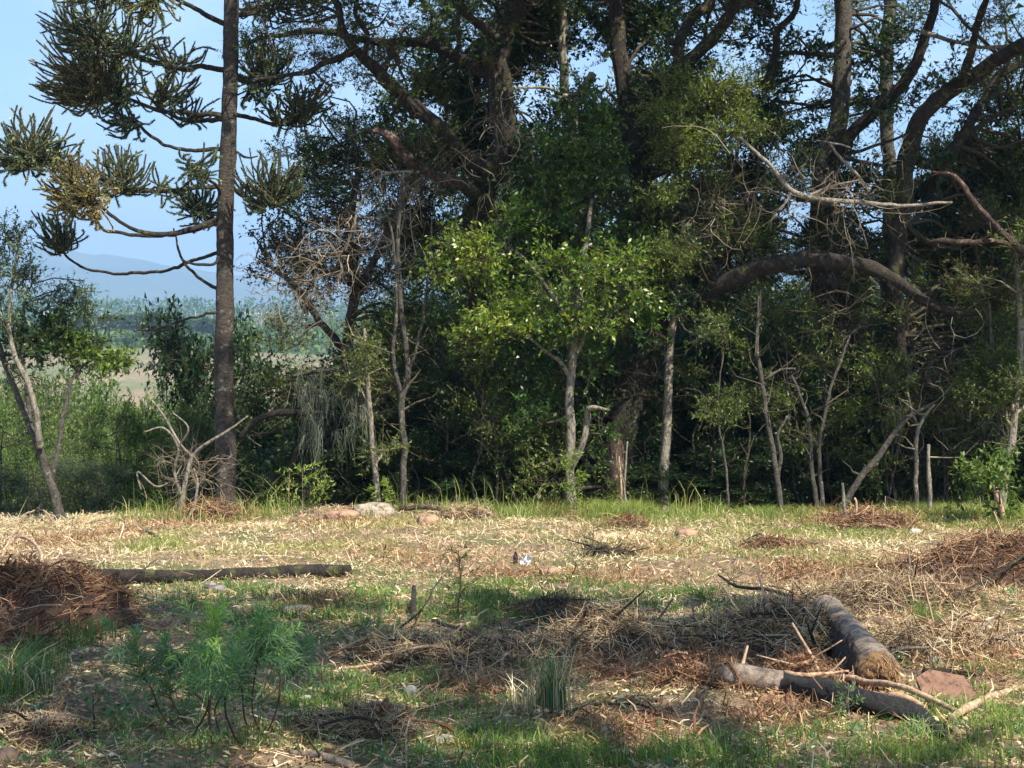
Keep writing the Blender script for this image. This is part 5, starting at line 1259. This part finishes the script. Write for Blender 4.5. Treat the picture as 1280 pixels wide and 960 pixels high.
# the cut log: its broken end faces the viewer
e0 = gpt(1100, 868, .106); e1 = gpt(1036, 782, .092)
ax_ = unit(np.array(e1[:3]) - np.array(e0[:3]))
root, p, r = log('cut_log', 'thick grey-brown cut log with flaking bark and a rough orange broken end', 'log', [e0, tuple(np.array(e0) * .66 + np.array(e1) * .34), tuple(np.array(e0) * .33 + np.array(e1) * .67), e1, tuple(list(np.array(e1[:3]) + ax_ * .1) + [.09])], 'weathered', 26, .07, freq=3)
g = Geo(); c = np.array(e0[:3]); u_ = unit(np.cross(ax_, [0, 0, 1.0])); w_ = np.cross(u_, ax_)
R_, A_ = 7, 28
rr_ = np.linspace(0.02, 1.04, R_)[:, None]; aa_ = (np.arange(A_) / A_ * 2 * PI)[None, :]
dep = -(.035 * (fbm(np.cos(aa_) * rr_ * 5 + 4, np.sin(aa_) * rr_ * 5 + 4, 4)) + .03 * (1 - rr_ ** 2) + .02 * rng.random((R_, A_)))
dep[-1] = .01
jj_ = .106 * (1 + .08 * (vn(aa_ * 3, rr_ * 4) - .5))
v = c + (np.cos(aa_) * rr_ * jj_)[..., None] * u_ + (np.sin(aa_) * rr_ * jj_)[..., None] * w_ + dep[..., None] * ax_
i = np.arange(R_ - 1)[:, None] * A_; j = np.arange(A_)[None, :]
g.add(v.reshape(-1, 3), np.stack([i + j, i + (j + 1) % A_, i + A_ + (j + 1) % A_, i + A_ + j], -1).reshape(-1, 4))
link('broken_end', g.mesh('broken_end', M['cutwood']), root)
g = Geo(); n = 120
a = rng.random(n) * 6.28; rr = .10 * np.sqrt(rng.random(n)); b = c + np.cos(a)[:, None] * rr[:, None] * u_ + np.sin(a)[:, None] * rr[:, None] * w_ - ax_ * .02
d = unit(-ax_ + rng.normal(size=(n, 3)) * .5 + [0, 0, -.5]); ln = jit(n, .02, .09)
tubes(g, np.stack([b, b + d * ln[:, None] * .5, b + d * ln[:, None] + [0, 0, -.012]], 1), jit(n, .0015, .004)[:, None] * np.array([[1, .9, .4]]), 3, jit(n, .4, 1))
link('splinters', g.mesh('splinters', M['rust']), root)
# flakes of dark bark hanging on its shaded flank
side = -u_ if (-u_)[0] < 0 else u_
for k_ in range(15):
    t_ = .05 + .9 * k_ / 15; cc = np.array(e0[:3]) * (1 - t_) + np.array(e1[:3]) * t_
    g = Geo(); m = 7; rad = .106 * (1 - t_) + .094 * t_ + .010
    a0 = -0.55 + rng.normal() * .15; a1 = .75 + rng.normal() * .18; L_ = .10 + .05 * rng.random()
    an_ = np.linspace(a0, a1, m)[:, None, None]; tt_ = np.linspace(-.5, .5, 3)[None, :, None] * L_
    off = rad + .012 * rng.random((m, 3, 1)) + .016 * (np.abs(an_ - .1) > .5)
    outer = cc + side * np.cos(an_) * off + np.array([0, 0, 1.0]) * np.sin(an_) * off + ax_ * (tt_ + rng.normal(size=(m, 3, 1)) * .012)
    inner = outer - (side * np.cos(an_) + np.array([0, 0, 1.0]) * np.sin(an_)) * .012
    vs = np.concatenate([outer.reshape(-1, 3), inner.reshape(-1, 3)]); ii = (np.arange(m - 1)[:, None] * 3 + np.arange(2)[None, :]).reshape(-1)
    q1 = np.stack([ii, ii + 1, ii + 4, ii + 3], -1); q2 = q1[:, ::-1] + m * 3
    ed = list(range(0, m * 3, 3)) ; ed2 = list(range(2, m * 3, 3))
    q3 = np.array([[ed[i_], ed[i_ + 1], ed[i_ + 1] + m * 3, ed[i_] + m * 3] for i_ in range(m - 1)] + [[ed2[i_ + 1], ed2[i_], ed2[i_] + m * 3, ed2[i_ + 1] + m * 3] for i_ in range(m - 1)])
    q4 = np.array([[(m - 1) * 3, (m - 1) * 3 + 1, (m - 1) * 3 + 1 + m * 3, (m - 1) * 3 + m * 3], [(m - 1) * 3 + 1, (m - 1) * 3 + 2, (m - 1) * 3 + 2 + m * 3, (m - 1) * 3 + 1 + m * 3]])
    g.addmany(vs, [q1, q2, q3, q4]); link('bark_flake', g.mesh('bark_flake', M['logbark']), root)
# the charred log
pp_ = [gpt(1178, 925, .022), gpt(1140, 905, .045, .0), gpt(1085, 893, .055), gpt(1030, 880, .058), gpt(975, 868, .058), gpt(920, 860, .055)]
root, p, r = log('charred_log', 'black charred log with a grey weathered half lying in front of the cut log', 'log', pp_, 'char', 16, .22, wig=.03)
g = Geo(); trunk_tube(g, [q[:3] for q in (gpt(978, 869, .063), gpt(920, 860, .060), gpt(885, 853, .055), gpt(855, 846, .04), gpt(838, 838, .02))], [.061, .060, .055, .045, .02], 16, .2, .01)
link('weathered_end', g.mesh('weathered_end', M['weathered']), root)
g = Geo()
for q in [(1175, 920, 1188, 935), (1165, 912, 1192, 918), (1160, 918, 1178, 938)]:
    A = np.array(gpt(q[0], q[1], .02)[:3]); B = np.array(gpt(q[2], q[3], .01)[:3]); trunk_tube(g, [A, (A + B) / 2 + [0, 0, .012], B], [.022, .016, .004], 6, .3, .01)
link('split_ends', g.mesh('split_ends', M['char']), root)
def branch(label, pl, mat, name='fallen_branch', cat='branch', sides=8, rough=.14, twigs=0, tmat='twig'):
    pts = [gpt(q[0], q[1], q[2], q[3] if len(q) > 3 else 0) for q in pl]
    root, p, r = log(name, label, cat, pts, mat, sides, rough, wig=.012)
    if twigs:
        g = Geo()
        for _ in range(twigs):
            i = rng.integers(0, len(p)); d = unit(rng.normal(size=3) + [0, 0, .5]) * (.08 + .3 * rng.random())
            d[2] = abs(d[2]) * .6; connect(g, p[i], p[i] + d, max(.003, r[i] * .35), .0015, .5, sides=4)
        link('twigs', g.mesh('twigs', M[tmat]), root)
    return root
branch('long pale peeled stick lying along the charred log', [(1008, 848, .010, .05), (1030, 858, .015, .04), (1070, 868, .016, .06), (1130, 880, .015, .06), (1180, 893, .013, .03), (1230, 908, .008)], 'peeled')
branch('broad splintered strip of pale wood between the charred log and the peeled stick', [(1062, 878, .014, .05), (1090, 885, .022, .04), (1130, 890, .020, .05), (1160, 895, .010, .03)], 'peeled', 'wood_splinter', 'splinter', 8, .3)
branch('thick tan peeled stick slanting away behind the tip of the charred log', [(1188, 904, .016), (1215, 890, .021), (1250, 874, .020), (1300, 856, .018)], 'peeled')
branch('dark brown stick lying across straw behind the reddish bark slab', [(1155, 848, .014, .02), (1180, 846, .017, .01), (1222, 848, .014)], 'old_bark', twigs=2)
branch('long dark log lying along the edge of the shade beyond the feathery plants', [(438, 722, .05), (400, 722, .052), (330, 724, .05), (250, 727, .045), (150, 728, .05), (60, 726, .05), (-60, 724, .05)], 'old_bark', 'fallen_log', 'log', 14, .12, 5)
branch('short dark weathered log behind the round reddish stone', [(500, 641, .03, .02), (530, 641, .032, .04), (560, 643, .026, .02)], 'red_bark', 'fallen_log', 'log', 10)
branch('dark forked branch lying over the brush in the middle of the clearing', [(540, 798, .01, .1), (590, 806, .014, .05), (640, 822, .014, .02), (660, 828, .008)], 'old_bark', twigs=5)
branch('thin dark branch rising toward the grass from the middle brush', [(500, 812, .007, .12), (528, 795, .006, .16), (552, 768, .004, .24)], 'old_bark', twigs=3)
branch('grey stick with a broken knob lying near the brown earth mound', [(362, 946, .014), (400, 952, .018), (440, 962, .016)], 'weathered', twigs=3)
branch('forked tan twig standing in front of the brown earth mound', [(508, 965, .005), (506, 945, .005, .05), (512, 930, .004, .10)], 'peeled', twigs=3, tmat='pale_twig')
branch('dark crooked branch by the sunlit patch near the orange needles', [(1000, 752, .012), (960, 748, .012, .05), (920, 745, .012, .06), (898, 736, .008, .1)], 'old_bark', twigs=5)
branch('long thin dark stick propped over the brown brush heap', [(1180, 760, .009, .03), (1230, 746, .01, .1), (1290, 728, .01, .22)], 'old_bark', twigs=2)
branch('pale thin stick leaning across dark brush beyond the cut log', [(896, 745, .006, .12), (910, 758, .006, .08), (925, 770, .006)], 'peeled')
branch('grey thick branch half buried in the brush at the far end of the cut log', [(1020, 790, .045, .02), (985, 785, .05, .04), (945, 795, .04, .02), (905, 805, .02)], 'weathered', twigs=8)
branch('dark stub of wood jutting from the brush in the middle of the clearing', [(517, 778, .02), (516, 768, .02, .05), (518, 757, .014, .11)], 'old_bark', 'wood_stub', 'stub')
branch('brown branch lying over soil to the viewer side of the orange needle heap', [(690, 900, .008), (740, 892, .008, .03), (800, 888, .007, .02), (850, 905, .005)], 'old_bark', twigs=4)
branch('forked bleached branch lying among straw between the left-hand heap and the wood', [(2, 700, .013, .02), (20, 684, .015, .08), (45, 692, .015, .06), (55, 715, .012)], 'peeled', twigs=4, tmat='pale_twig')
branch('bleached curved branch arched over the ground at the foot of the pale-stemmed tree', [(15, 668, .009), (28, 655, .011, .08), (52, 650, .011, .11), (70, 660, .008, .02)], 'peeled')
branch('thick tan root end lying beyond the heap of dead fronds', [(-10, 722, .03, .05), (20, 716, .03, .05), (48, 722, .026, .02)], 'peeled', 'root', 'root')
branch('pale forked driftwood-like branch by the foot of the araucaria', [(230, 655, .014), (250, 645, .014, .06), (278, 633, .012, .14), (292, 628, .008, .2)], 'pale_bark', twigs=5, tmat='pale_twig')
branch('small red-brown stick in straw between the araucaria and the heap of fronds', [(176, 668, .014), (190, 672, .016, .02), (206, 680, .014)], 'red_bark')
branch('brown thin branch lying over straw in front of the dark grass strip', [(640, 790, .008), (700, 782, .009, .05), (742, 800, .008)], 'old_bark', twigs=6)
branch('tan upright stick at the near side of the brown brush heap', [(1163, 742, .008), (1164, 725, .010, .06), (1165, 705, .008, .16)], 'peeled')
for (lab, px, py, L_, a_) in [('small white wood chip standing up in dark brush beyond the cut log', 919, 800, .07, 1.5), ('orange wood shard lying on dark brush near the cut log', 950, 808, .12, .3), ('pale wood chip by the forked tan twig', 545, 930, .08, -.8), ('bright wood chip in soil below the feathery plants', 235, 842, .08, .5)]:
    c = GP(px, py); g = Geo(); d = np.array([math.cos(a_), .3, math.sin(a_) * .9 if a_ > 1 else .12]); d = unit(d)
    s = unit(np.cross(d, [0.2, -1, .1])); u2 = np.cross(s, d); b = c + [0, 0, .012]
    v = [b - s * .012, b + s * .015, b + d * L_ * .6 + s * .014, b + d * L_, b + d * L_ * .7 - s * .015]
    v = np.array(v); vv = np.vstack([v + u2 * .004, v - u2 * .004])
    g.addmany(vv, [[0, 1, 2, 4], [2, 3, 4], [6, 5, 9, 7], [8, 7, 9]] + [[k_, (k_ + 1) % 5, (k_ + 1) % 5 + 5, k_ + 5] for k_ in range(5)])
    tag(link('wood_chip', g.mesh('wood_chip', M['cutwood' if 'orange' in lab else 'whiterock'], False)), lab, 'chip')
# slab of bark beside the broken end
c = GP(1188, 878); g = Geo()
v = np.array([[-.13, -.03, 0], [.02, -.07, .01], [.13, -.02, .03], [.10, .10, .10], [-.07, .12, .13], [-.15, .06, .10]]) + c + [0, 0, .01]
vv = np.vstack([v, v - [0, 0, .03]])
g.addmany(vv, [[0, 1, 2, 3], [0, 3, 4, 5], [7, 6, 9, 8], [9, 6, 11, 10]] + [[k_ + 6, (k_ + 1) % 6 + 6, (k_ + 1) % 6, k_] for k_ in range(6)])
tag(link('bark_slab', g.mesh('bark_slab', M['barkslab'], False)), 'reddish brown slab of bark tilted beside the broken end of the cut log', 'bark')

# ------------------------------------------------------------------ heaps of brush and earth
def heap(name, label, cat, cx, cy, rx, ry, h, mat, strands, smat, sticks, kmat, rope=0, rtint=.9, seed=0, slen=(.06, .25), sr=(.001, .003)):
    x0, y0 = cx, cy; base = float(H(cx, cy))
    root = empty(name, (cx, cy, base), label, cat)
    n = 40; X, Y = np.meshgrid(np.linspace(-1.25, 1.25, n), np.linspace(-1.25, 1.25, n))
    def hf(X, Y):
        R = np.sqrt(X ** 2 + Y ** 2) * (1 + .5 * (fbm(X * 1.8 + seed * 3, Y * 1.8 + 5, 3) - .5))
        wx = cx + X * rx; wy = cy + Y * ry
        return H(wx, wy) - .03 + h * np.clip(1 - R ** 1.6, -.05, 1) * (.55 + .9 * fbm(wx * 3 + seed, wy * 3, 3)) + .05 * (fbm(wx * 14, wy * 14, 3) - .5) * np.clip(1.2 - R, 0, 1)
    Z = hf(X, Y); v = np.stack([cx + X * rx, cy + Y * ry, Z], -1).reshape(-1, 3)
    i = np.arange(n - 1)[:, None] * n + np.arange(n - 1)[None, :]
    g = Geo(); g.add(v, np.stack([i, i + 1, i + n + 1, i + n], -1).reshape(-1, 4)); link('mound', g.mesh('mound', M[mat]), root)
    def pts(m, lim=1.1):
        q = rng.normal(size=(m, 2)) * .5; q = np.clip(q, -lim, lim); return q
    if strands:
        q = pts(strands); b = np.stack([cx + q[:, 0] * rx, cy + q[:, 1] * ry, hf(q[:, 0], q[:, 1])], 1)
        d = unit(rng.normal(size=(strands, 3)) * [1, 1, .45] + [0, 0, .18]); L = jit(strands, *slen)[:, None]
        k = np.linspace(0, 1, 4)[None, :, None]
        k = np.linspace(0, 1, 3)[None, :, None]
        p = b[:, None] + d[:, None] * L[:, :, None] * (k - .3) + rng.normal(size=(strands, 1, 3)) * L[:, :, None] * .22 * np.sin(k * PI) + [0, 0, .012]
        g = Geo(); tubes(g, p, jit(strands, *sr)[:, None] * np.array([[1, .9, .4]]), 3, jit(strands, 0, 1)); o = link('strands', g.mesh('strands', M[smat]), root); o['kind'] = 'stuff'
    for s_ in range(sticks):
        q = pts(1)[0]; b = np.array([cx + q[0] * rx, cy + q[1] * ry, float(hf(q[0], q[1])) + .02])
        d = unit(rng.normal(size=3) * [1, .8, .35]) * (.15 + .4 * rng.random()); d[2] = abs(d[2]); g = Geo(); rr = .004 + .012 * rng.random()
        trunk_tube(g, [b - d * .4, b + rng.normal(size=3) * .02 + [0, 0, .01], b + d * .6], [rr, rr * .9, rr * .4], 6, .15, .01, step=.04)
        link('stick', g.mesh('stick', M[kmat[s_ % len(kmat)]]), root)
    if rope:
        q = pts(rope); b = np.stack([cx + q[:, 0] * rx, cy + q[:, 1] * ry, hf(q[:, 0], q[:, 1]) + .01], 1)
        a = rng.random(rope) * 6.28; d = np.stack([np.cos(a), np.sin(a), rng.normal(size=rope) * .35], 1) * jit(rope, .12, .32)[:, None]
        k = np.linspace(-.4, .6, 5)[None, :, None]
        p = b[:, None] + d[:, None] * k + rng.normal(size=(rope, 1, 3)) * .03 * np.sin((k + .4) * PI) + [0, 0, .02]
        gn = Geo(); gc = Geo(); ropes(gn, gc, p, .017, rtint); fr = link('dead_fronds', gn.mesh('dead_fronds', M['rust']), root); link('frond_cores', gc.mesh('frond_cores', M['rust']), fr)
    return root
heap('frond_heap', 'dark red-brown heap of dead araucaria fronds and roots near the end of the far log', 'heap', -3.0, 9.4, .64, .55, .48, 'soilheap', 2600, 'rust', 16, ['old_bark', 'weathered', 'peeled'], 150, .28, 1)
heap('frond_heap', 'low orange-brown spill of dead fronds at the near foot of the dark heap', 'heap', -3.05, 8.55, .5, .3, .10, 'soilheap', 900, 'rust', 5, ['old_bark'], 50, .42, 2)
heap('root_heap', 'long brown heap of upturned roots and earth by the sunlit grass', 'heap', 3.75, 11.3, 1.15, .6, .33, 'soilheap', 2500, 'rust', 26, ['weathered', 'old_bark', 'peeled', 'red_bark'], 30, .45, 3, (.08, .4), (.0012, .004))
heap('root_heap', 'tan messy spill of bark strips in front of the brown root heap', 'heap', 2.6, 10.3, .8, .55, .14, 'soilheap', 2600, 'litter', 20, ['peeled', 'weathered', 'old_bark'], 24, .7, 4, (.08, .3))
heap('brush_heap', 'tangled grey-brown brush heap against the far end of the cut log', 'heap', 1.55, 8.8, .55, .50, .20, 'soilheap', 2400, 'litter', 36, ['old_bark', 'weathered', 'peeled', 'red_bark'], 14, .5, 5, (.08, .35), (.001, .004))
heap('brush_heap', 'dark brush heap in the shade beyond the tall grass tuft', 'heap', .62, 8.85, .60, .42, .14, 'soilheap', 1800, 'litter', 30, ['old_bark', 'weathered', 'grey_bark'], 8, .3, 6, (.08, .3))
heap('brush_heap', 'low dark pile of sticks in the shade in the middle of the clearing', 'heap', -.42, 8.5, .60, .34, .11, 'soilheap', 1300, 'litter', 28, ['old_bark', 'weathered', 'peeled'], 8, .3, 7, (.08, .3))
heap('brush_heap', 'small brown pile with pointed twigs beside the dark green grass patch', 'heap', .25, 9.7, .36, .3, .11, 'soilheap', 800, 'twig', 8, ['old_bark', 'red_bark'], 4, .3, 8)
heap('earth_mound', 'low brown mound of shredded earth and fibres nearest the viewer', 'mound', -.62, 6.42, .36, .22, .13, 'soilheap', 1800, 'litter', 6, ['weathered', 'old_bark'], 6, .3, 9, (.04, .12), (.0008, .002))
heap('needle_heap', 'orange heap of dead needles where the weathered log end begins', 'heap', .98, 7.75, .32, .26, .12, 'soilheap', 1600, 'rust', 6, ['peeled', 'old_bark'], 26, .72, 10, (.05, .2), (.0008, .0022))
heap('needle_heap', 'orange splintered needle heap hugging the shaded flank of the cut log', 'heap', 1.50, 7.75, .16, .28, .15, 'soilheap', 800, 'rust', 5, ['peeled'], 14, .75, 11, (.05, .2), (.0008, .0025))
heap('needle_heap', 'rusty orange twig heap in full sun at the edge of the wood', 'heap', 3.95, 16.5, .62, .4, .16, 'soilheap', 1300, 'rust', 8, ['red_bark', 'peeled'], 26, .7, 12, (.1, .35), (.002, .005))
heap('needle_heap', 'orange mound of needles and bark at the foot of the araucaria', 'heap', -3.5, 17.6, .6, .35, .16, 'soilheap', 1000, 'rust', 10, ['peeled', 'pale_bark'], 14, .7, 13, (.1, .35), (.002, .005))
heap('brush_heap', 'reddish leaf heap in the straw beside the round stone and dark log', 'heap', -.55, 16.9, .45, .3, .14, 'soilheap', 900, 'litter', 8, ['red_bark', 'weathered'], 6, .5, 14, (.1, .3), (.002, .004))
heap('brush_heap', 'dark brown pile of shredded bark at the near corner under the grass', 'heap', -2.15, 6.5, .38, .3, .12, 'soilheap', 1400, 'litter', 6, ['old_bark', 'weathered'], 6, .3, 15, (.04, .15), (.0008, .002))
heap('brush_heap', 'sunlit tan pile of bark and stems in the gap behind the cut log', 'heap', 2.55, 8.7, .6, .5, .09, 'soilheap', 2400, 'litter', 14, ['peeled', 'weathered', 'old_bark'], 14, .75, 16, (.06, .25))
heap('brush_heap', 'small dark brown pile in straw at the wood edge, nearer the rusty stone', 'heap', 1.25, 16.4, .3, .25, .11, 'soilheap', 400, 'rust', 5, ['old_bark', 'weathered'], 5, .3, 17, (.08, .3), (.002, .004))
heap('brush_heap', 'dark curl of dead stems in sunlit straw in the middle distance', 'heap', .85, 13.2, .3, .18, .09, 'soilheap', 300, 'twig', 6, ['old_bark'], 5, .2, 18, (.08, .3), (.002, .004))
heap('brush_heap', 'low purple-brown pile of leaves among yellow grass', 'heap', 2.45, 14.0, .45, .3, .08, 'soilheap', 500, 'rust', 6, ['red_bark', 'weathered'], 6, .3, 19, (.08, .25), (.002, .004))

# ------------------------------------------------------------------ plants standing on the clearing
def plume(g, base, tip, R, n, tint):
    k = jit(n, 0, 1); c = base + (tip - base) * k[:, None]
    ax = unit(tip - base); d = rv(n); d = unit(d - ax * (d @ ax)[:, None]) + ax * (.35 + .9 * k[:, None] ** 2)
    L = R * (1.15 - .55 * k) * jit(n, .6, 1.1); d = unit(d)
    m = c + d * L[:, None] * .55 + [0, 0, .004]; e = c + d * L[:, None] + np.array([0, 0, -1.0]) * (L * (.1 + .35 * rng.random(n)))[:, None]
    s = unit(np.cross(d, rng.normal(size=(n, 3)))) * .0019
    v = np.stack([c - s, c + s, m + s * 1.1, m - s * 1.1, e], 1).reshape(-1, 3); o = np.arange(n)[:, None] * 5
    g.addmany(v, [o + [0, 1, 2, 3], o + [3, 2, 4]], np.repeat(np.clip(tint + (k - .5) * .5 + rng.normal(size=n) * .12, 0, 1), 5))
def feathery(label, stems, Y):
    b = P(*stems[0][0][0], Y); root = empty('feathery_plant', (b[0], b[1], float(H(b[0], b[1]))), label, 'plant')
    for pl, (px, py), R, n, tn in stems:
        dy = rng.normal() * .08
        pts = [P(q[0], q[1], Y + dy * i) for i, q in enumerate(pl)]; pts[0][2] = float(H(pts[0][0], pts[0][1])) - .01
        g = Geo(); trunk_tube(g, pts, [.0042] * len(pts), 6, .1, .004, step=.02)
        st = link('stem', g.mesh('stem', M['dark_stem']), root)
        tip = P(px, py, Y + dy * len(pl)); base = np.array(pts[-1])
        R = R * 1.2; n = int(n * .5)
        g = Geo(); tubes(g, np.stack([base, (base + tip) / 2, tip])[None], np.array([[.004, .003, .0015]]), 5, .9); plume(g, base - (tip - base) * .1, tip, R, n, tn)
        for _ in range(6):
            f = base + (tip - base) * (.0 + .7 * rng.random()); e = f + unit(rng.normal(size=3) * [1, 1, .5] + [0, 0, .3]) * R * 1.3; plume(g, f, e, R * .6, n // 4, tn - .12)
        link('plume', g.mesh('plume', M['herb']), st)
feathery('blue-green feathery plant with two dark stems, nearest the heap of fronds', [([(232, 948), (205, 900), (188, 860), (175, 845)], (168, 790), .13, 300, .30), ([(232, 948), (238, 915), (222, 890), (212, 872)], (205, 800), .13, 320, .34), ([(240, 930), (262, 905), (255, 880), (240, 866)], (236, 812), .11, 240, .25)], 6.5)
feathery('feathery plant with the tallest bright yellow-green plume and crossing dark stems', [([(228, 965), (240, 920), (258, 890), (262, 858)], (266, 762), .13, 420, .72), ([(275, 955), (262, 910), (262, 875), (264, 855)], (250, 795), .12, 260, .35), ([(300, 962), (280, 925), (268, 890), (282, 860)], (290, 800), .12, 260, .30), ([(330, 960), (300, 930), (284, 900), (280, 870)], (302, 790), .11, 240, .38)], 6.35)
feathery('feathery plant with curved dark stems and dense blue-green tops', [([(330, 958), (328, 920), (315, 890), (318, 850), (322, 825)], (326, 765), .13, 380, .42), ([(328, 955), (332, 920), (348, 880), (349, 835)], (349, 790), .12, 320, .48), ([(318, 945), (306, 900), (302, 858)], (305, 820), .09, 180, .2), ([(322, 950), (322, 905), (338, 870), (368, 840)], (384, 800), .11, 260, .30)], 6.4)
# tall grass tuft
def tuftplant(name, label, px, py, n, hh, spread, lean, mats):
    c = GP(px, py); root = empty(name, c, label, 'grass tuft')
    for mn, frac, tn, pn in mats:
        g = Geo(); m = int(n * frac)
        blades(g, c[0] + rng.normal(size=m) * spread, c[1] + rng.normal(size=m) * spread, hh * jit(m, .45, 1.05), tn + rng.normal(size=m) * .12, lean, .0028, .5)
        link(pn, g.mesh(pn, M[mn]), root)
tuftplant('grass_tuft', 'tall narrow tuft of grey-green grass standing before the dark brush heap', 690, 893, 230, .42, .045, .16, [('herb', .65, .15, 'green_blades'), ('litter', .35, .75, 'dry_blades')])
tuftplant('grass_tuft', 'wispy dry grass tuft with pale bent blades near the tall green tuft', 655, 885, 60, .2, .06, .5, [('litter', .7, .8, 'dry_blades'), ('grass', .3, .4, 'green_blades')])
tuftplant('grass_tuft', 'bright green grass tuft in straw behind the cut log', 1157, 780, 150, .13, .03, .4, [('grass', 1, .42, 'green_blades')])
tuftplant('grass_tuft', 'green grass tuft at the near foot of the dark frond heap', 112, 790, 180, .17, .07, .35, [('grass', 1, .46, 'green_blades')])
tuftplant('grass_tuft', 'broad grey-green grass tuft near the frame edge below the frond heap', 25, 862, 260, .24, .09, .45, [('herb', .7, .25, 'green_blades'), ('litter', .3, .7, 'dry_blades')])
tuftplant('grass_tuft', 'small sprout of green blades at the tip of the orange needle heap', 808, 858, 40, .08, .02, .5, [('grass', 1, .5, 'green_blades')])
tuftplant('grass_tuft', 'pale green weed at the tip of the charred log', 1150, 925, 60, .16, .025, .4, [('herb', .7, .5, 'green_blades'), ('litter', .3, .8, 'dry_blades')])
tuftplant('grass_tuft', 'pale green weed beside the reddish bark slab', 1192, 890, 26, .1, .015, .4, [('herb', 1, .6, 'green_blades')])
tuftplant('grass_tuft', 'arching clump of dark green grass where the wood meets the clearing', 955, 634, 150, .55, .26, .5, [('herb', .8, .12, 'green_blades'), ('grass', .2, .5, 'pale_blades')])
tuftplant('grass_tuft', 'sunlit yellow-green grass clump before the pale trunk of the glossy tree', 765, 648, 500, .32, .22, .45, [('grass', 1, .6, 'green_blades')])
# young conifer, dead seedling, leafy sprig
def little_tree(label, px, py, ptop, Y, mat, tint, barem, nb, name='seedling', cat='seedling', w=.12, leafL=.03):
    c = GP(px, py); top = P(px, ptop, c[1]); root = empty(name, c, label, cat); hh = top[2] - c[2]
    g = Geo(); p, r = trunk_tube(g, [c - [0, 0, .01], (c + top) / 2 + rng.normal(size=3) * .012, top], [.006, .0045, .002], 6, .1, .004, step=.02); link('stem', g.mesh('stem', M[barem]), root)
    g = Geo(); gl = Geo()
    for i in range(nb):
        k = .12 + .86 * i / nb; b = p[int(k * (len(p) - 1))]; L = w * (1.15 - .75 * k) * (.7 + .5 * rng.random()); a = rng.random() * 6.28
        e = b + np.array([math.cos(a), math.sin(a), .5]) * L; connect(g, b, e, .003, .001, .3, sides=4)
        m = 16; q = jit(m, .2, 1)[:, None]; s = b + (e - b) * q
        leaves(gl, s, unit(e - b) * .7 + rv(m) * .8, rv(m), jit(m, .6, 1.2) * leafL, leafL * .22, tint + rng.normal(size=m) * .12)
    link('twigs', g.mesh('twigs', M['dark_stem']), root); link('leaves', gl.mesh('leaves', M[mat]), root)
little_tree('small dark young conifer standing at the edge of sun and shade', 572, 768, 682, 9.9, 'leaf_dark', .75, 'dark_stem', 26, w=.16)
little_tree('dead orange-topped seedling on a bare stem near the broad grass tuft', 80, 900, 852, 6.8, 'rust', .8, 'pale_bark', 10, w=.07)
little_tree('small leafy sprig growing over the middle of the charred log', 1062, 900, 855, 6.9, 'leaf_grey', .55, 'pale_bark', 8, w=.10, leafL=.045)
little_tree('thin dark twiggy seedling in straw beyond the dark and white scrap', 742, 690, 655, 13.5, 'leaf_dark', .6, 'dark_stem', 8, w=.12)
little_tree('upright light green seedling at the foot of the pale mottled trunk', 720, 650, 560, 17.9, 'leaf_shrub', .8, 'pale_bark', 22, w=.22, leafL=.07)
little_tree('sunny leafy dry-stemmed plant at the clearing edge under the hanging lichen', 378, 646, 585, 17.4, 'leaf_shrub', .95, 'pale_bark', 24, w=.45, leafL=.07)
little_tree('pale leafy weed with cream leaves right of the lichen-hung bough', 472, 640, 600, 17.3, 'leaf_shrub', .95, 'pale_bark', 12, w=.2, leafL=.08)

# dark and white scrap
c = GP(651, 706); root = empty('crumpled_scrap', c, 'small crumpled scrap, half dark purple and half white, lying in sunlit straw', 'scrap')
def lens_sheet(cx, w, h, lean, fold):
    n = 9; U, V = np.meshgrid(np.linspace(-1, 1, n), np.linspace(0, 1, n)); wd = np.sin(np.clip(V * .9 + .08, 0, 1) * PI) ** .6
    x = cx + U * w * wd + lean * V; y = fold * U ** 2 + .01 * np.sin(V * 9 + U * 3); z = V * h - .01
    v = np.stack([x, y, z], -1).reshape(-1, 3) + c; v2 = v + [0, .006, 0]; i = (np.arange(n - 1)[:, None] * n + np.arange(n - 1)[None, :]).reshape(-1)
    q = np.stack([i, i + 1, i + n + 1, i + n], -1); g = Geo(); g.addmany(np.vstack([v, v2]), [q, q[:, ::-1] + n * n]); return g
link('dark_half', lens_sheet(-.045, .022, .12, .0, .03).mesh('dark_half', M['darkscrap']), root)
link('white_half', lens_sheet(.025, .045, .10, .035, -.03).mesh('white_half', M['whitescrap']), root)
print('FACES total', TRI())
tt = 0; seen = set()
for o in COL.objects:
    if o.type == 'MESH' and o.data.name not in seen:
        seen.add(o.data.name); tt += len(o.data.loops) - 2 * len(o.data.polygons)
print('UNIQUE TRIS', tt)
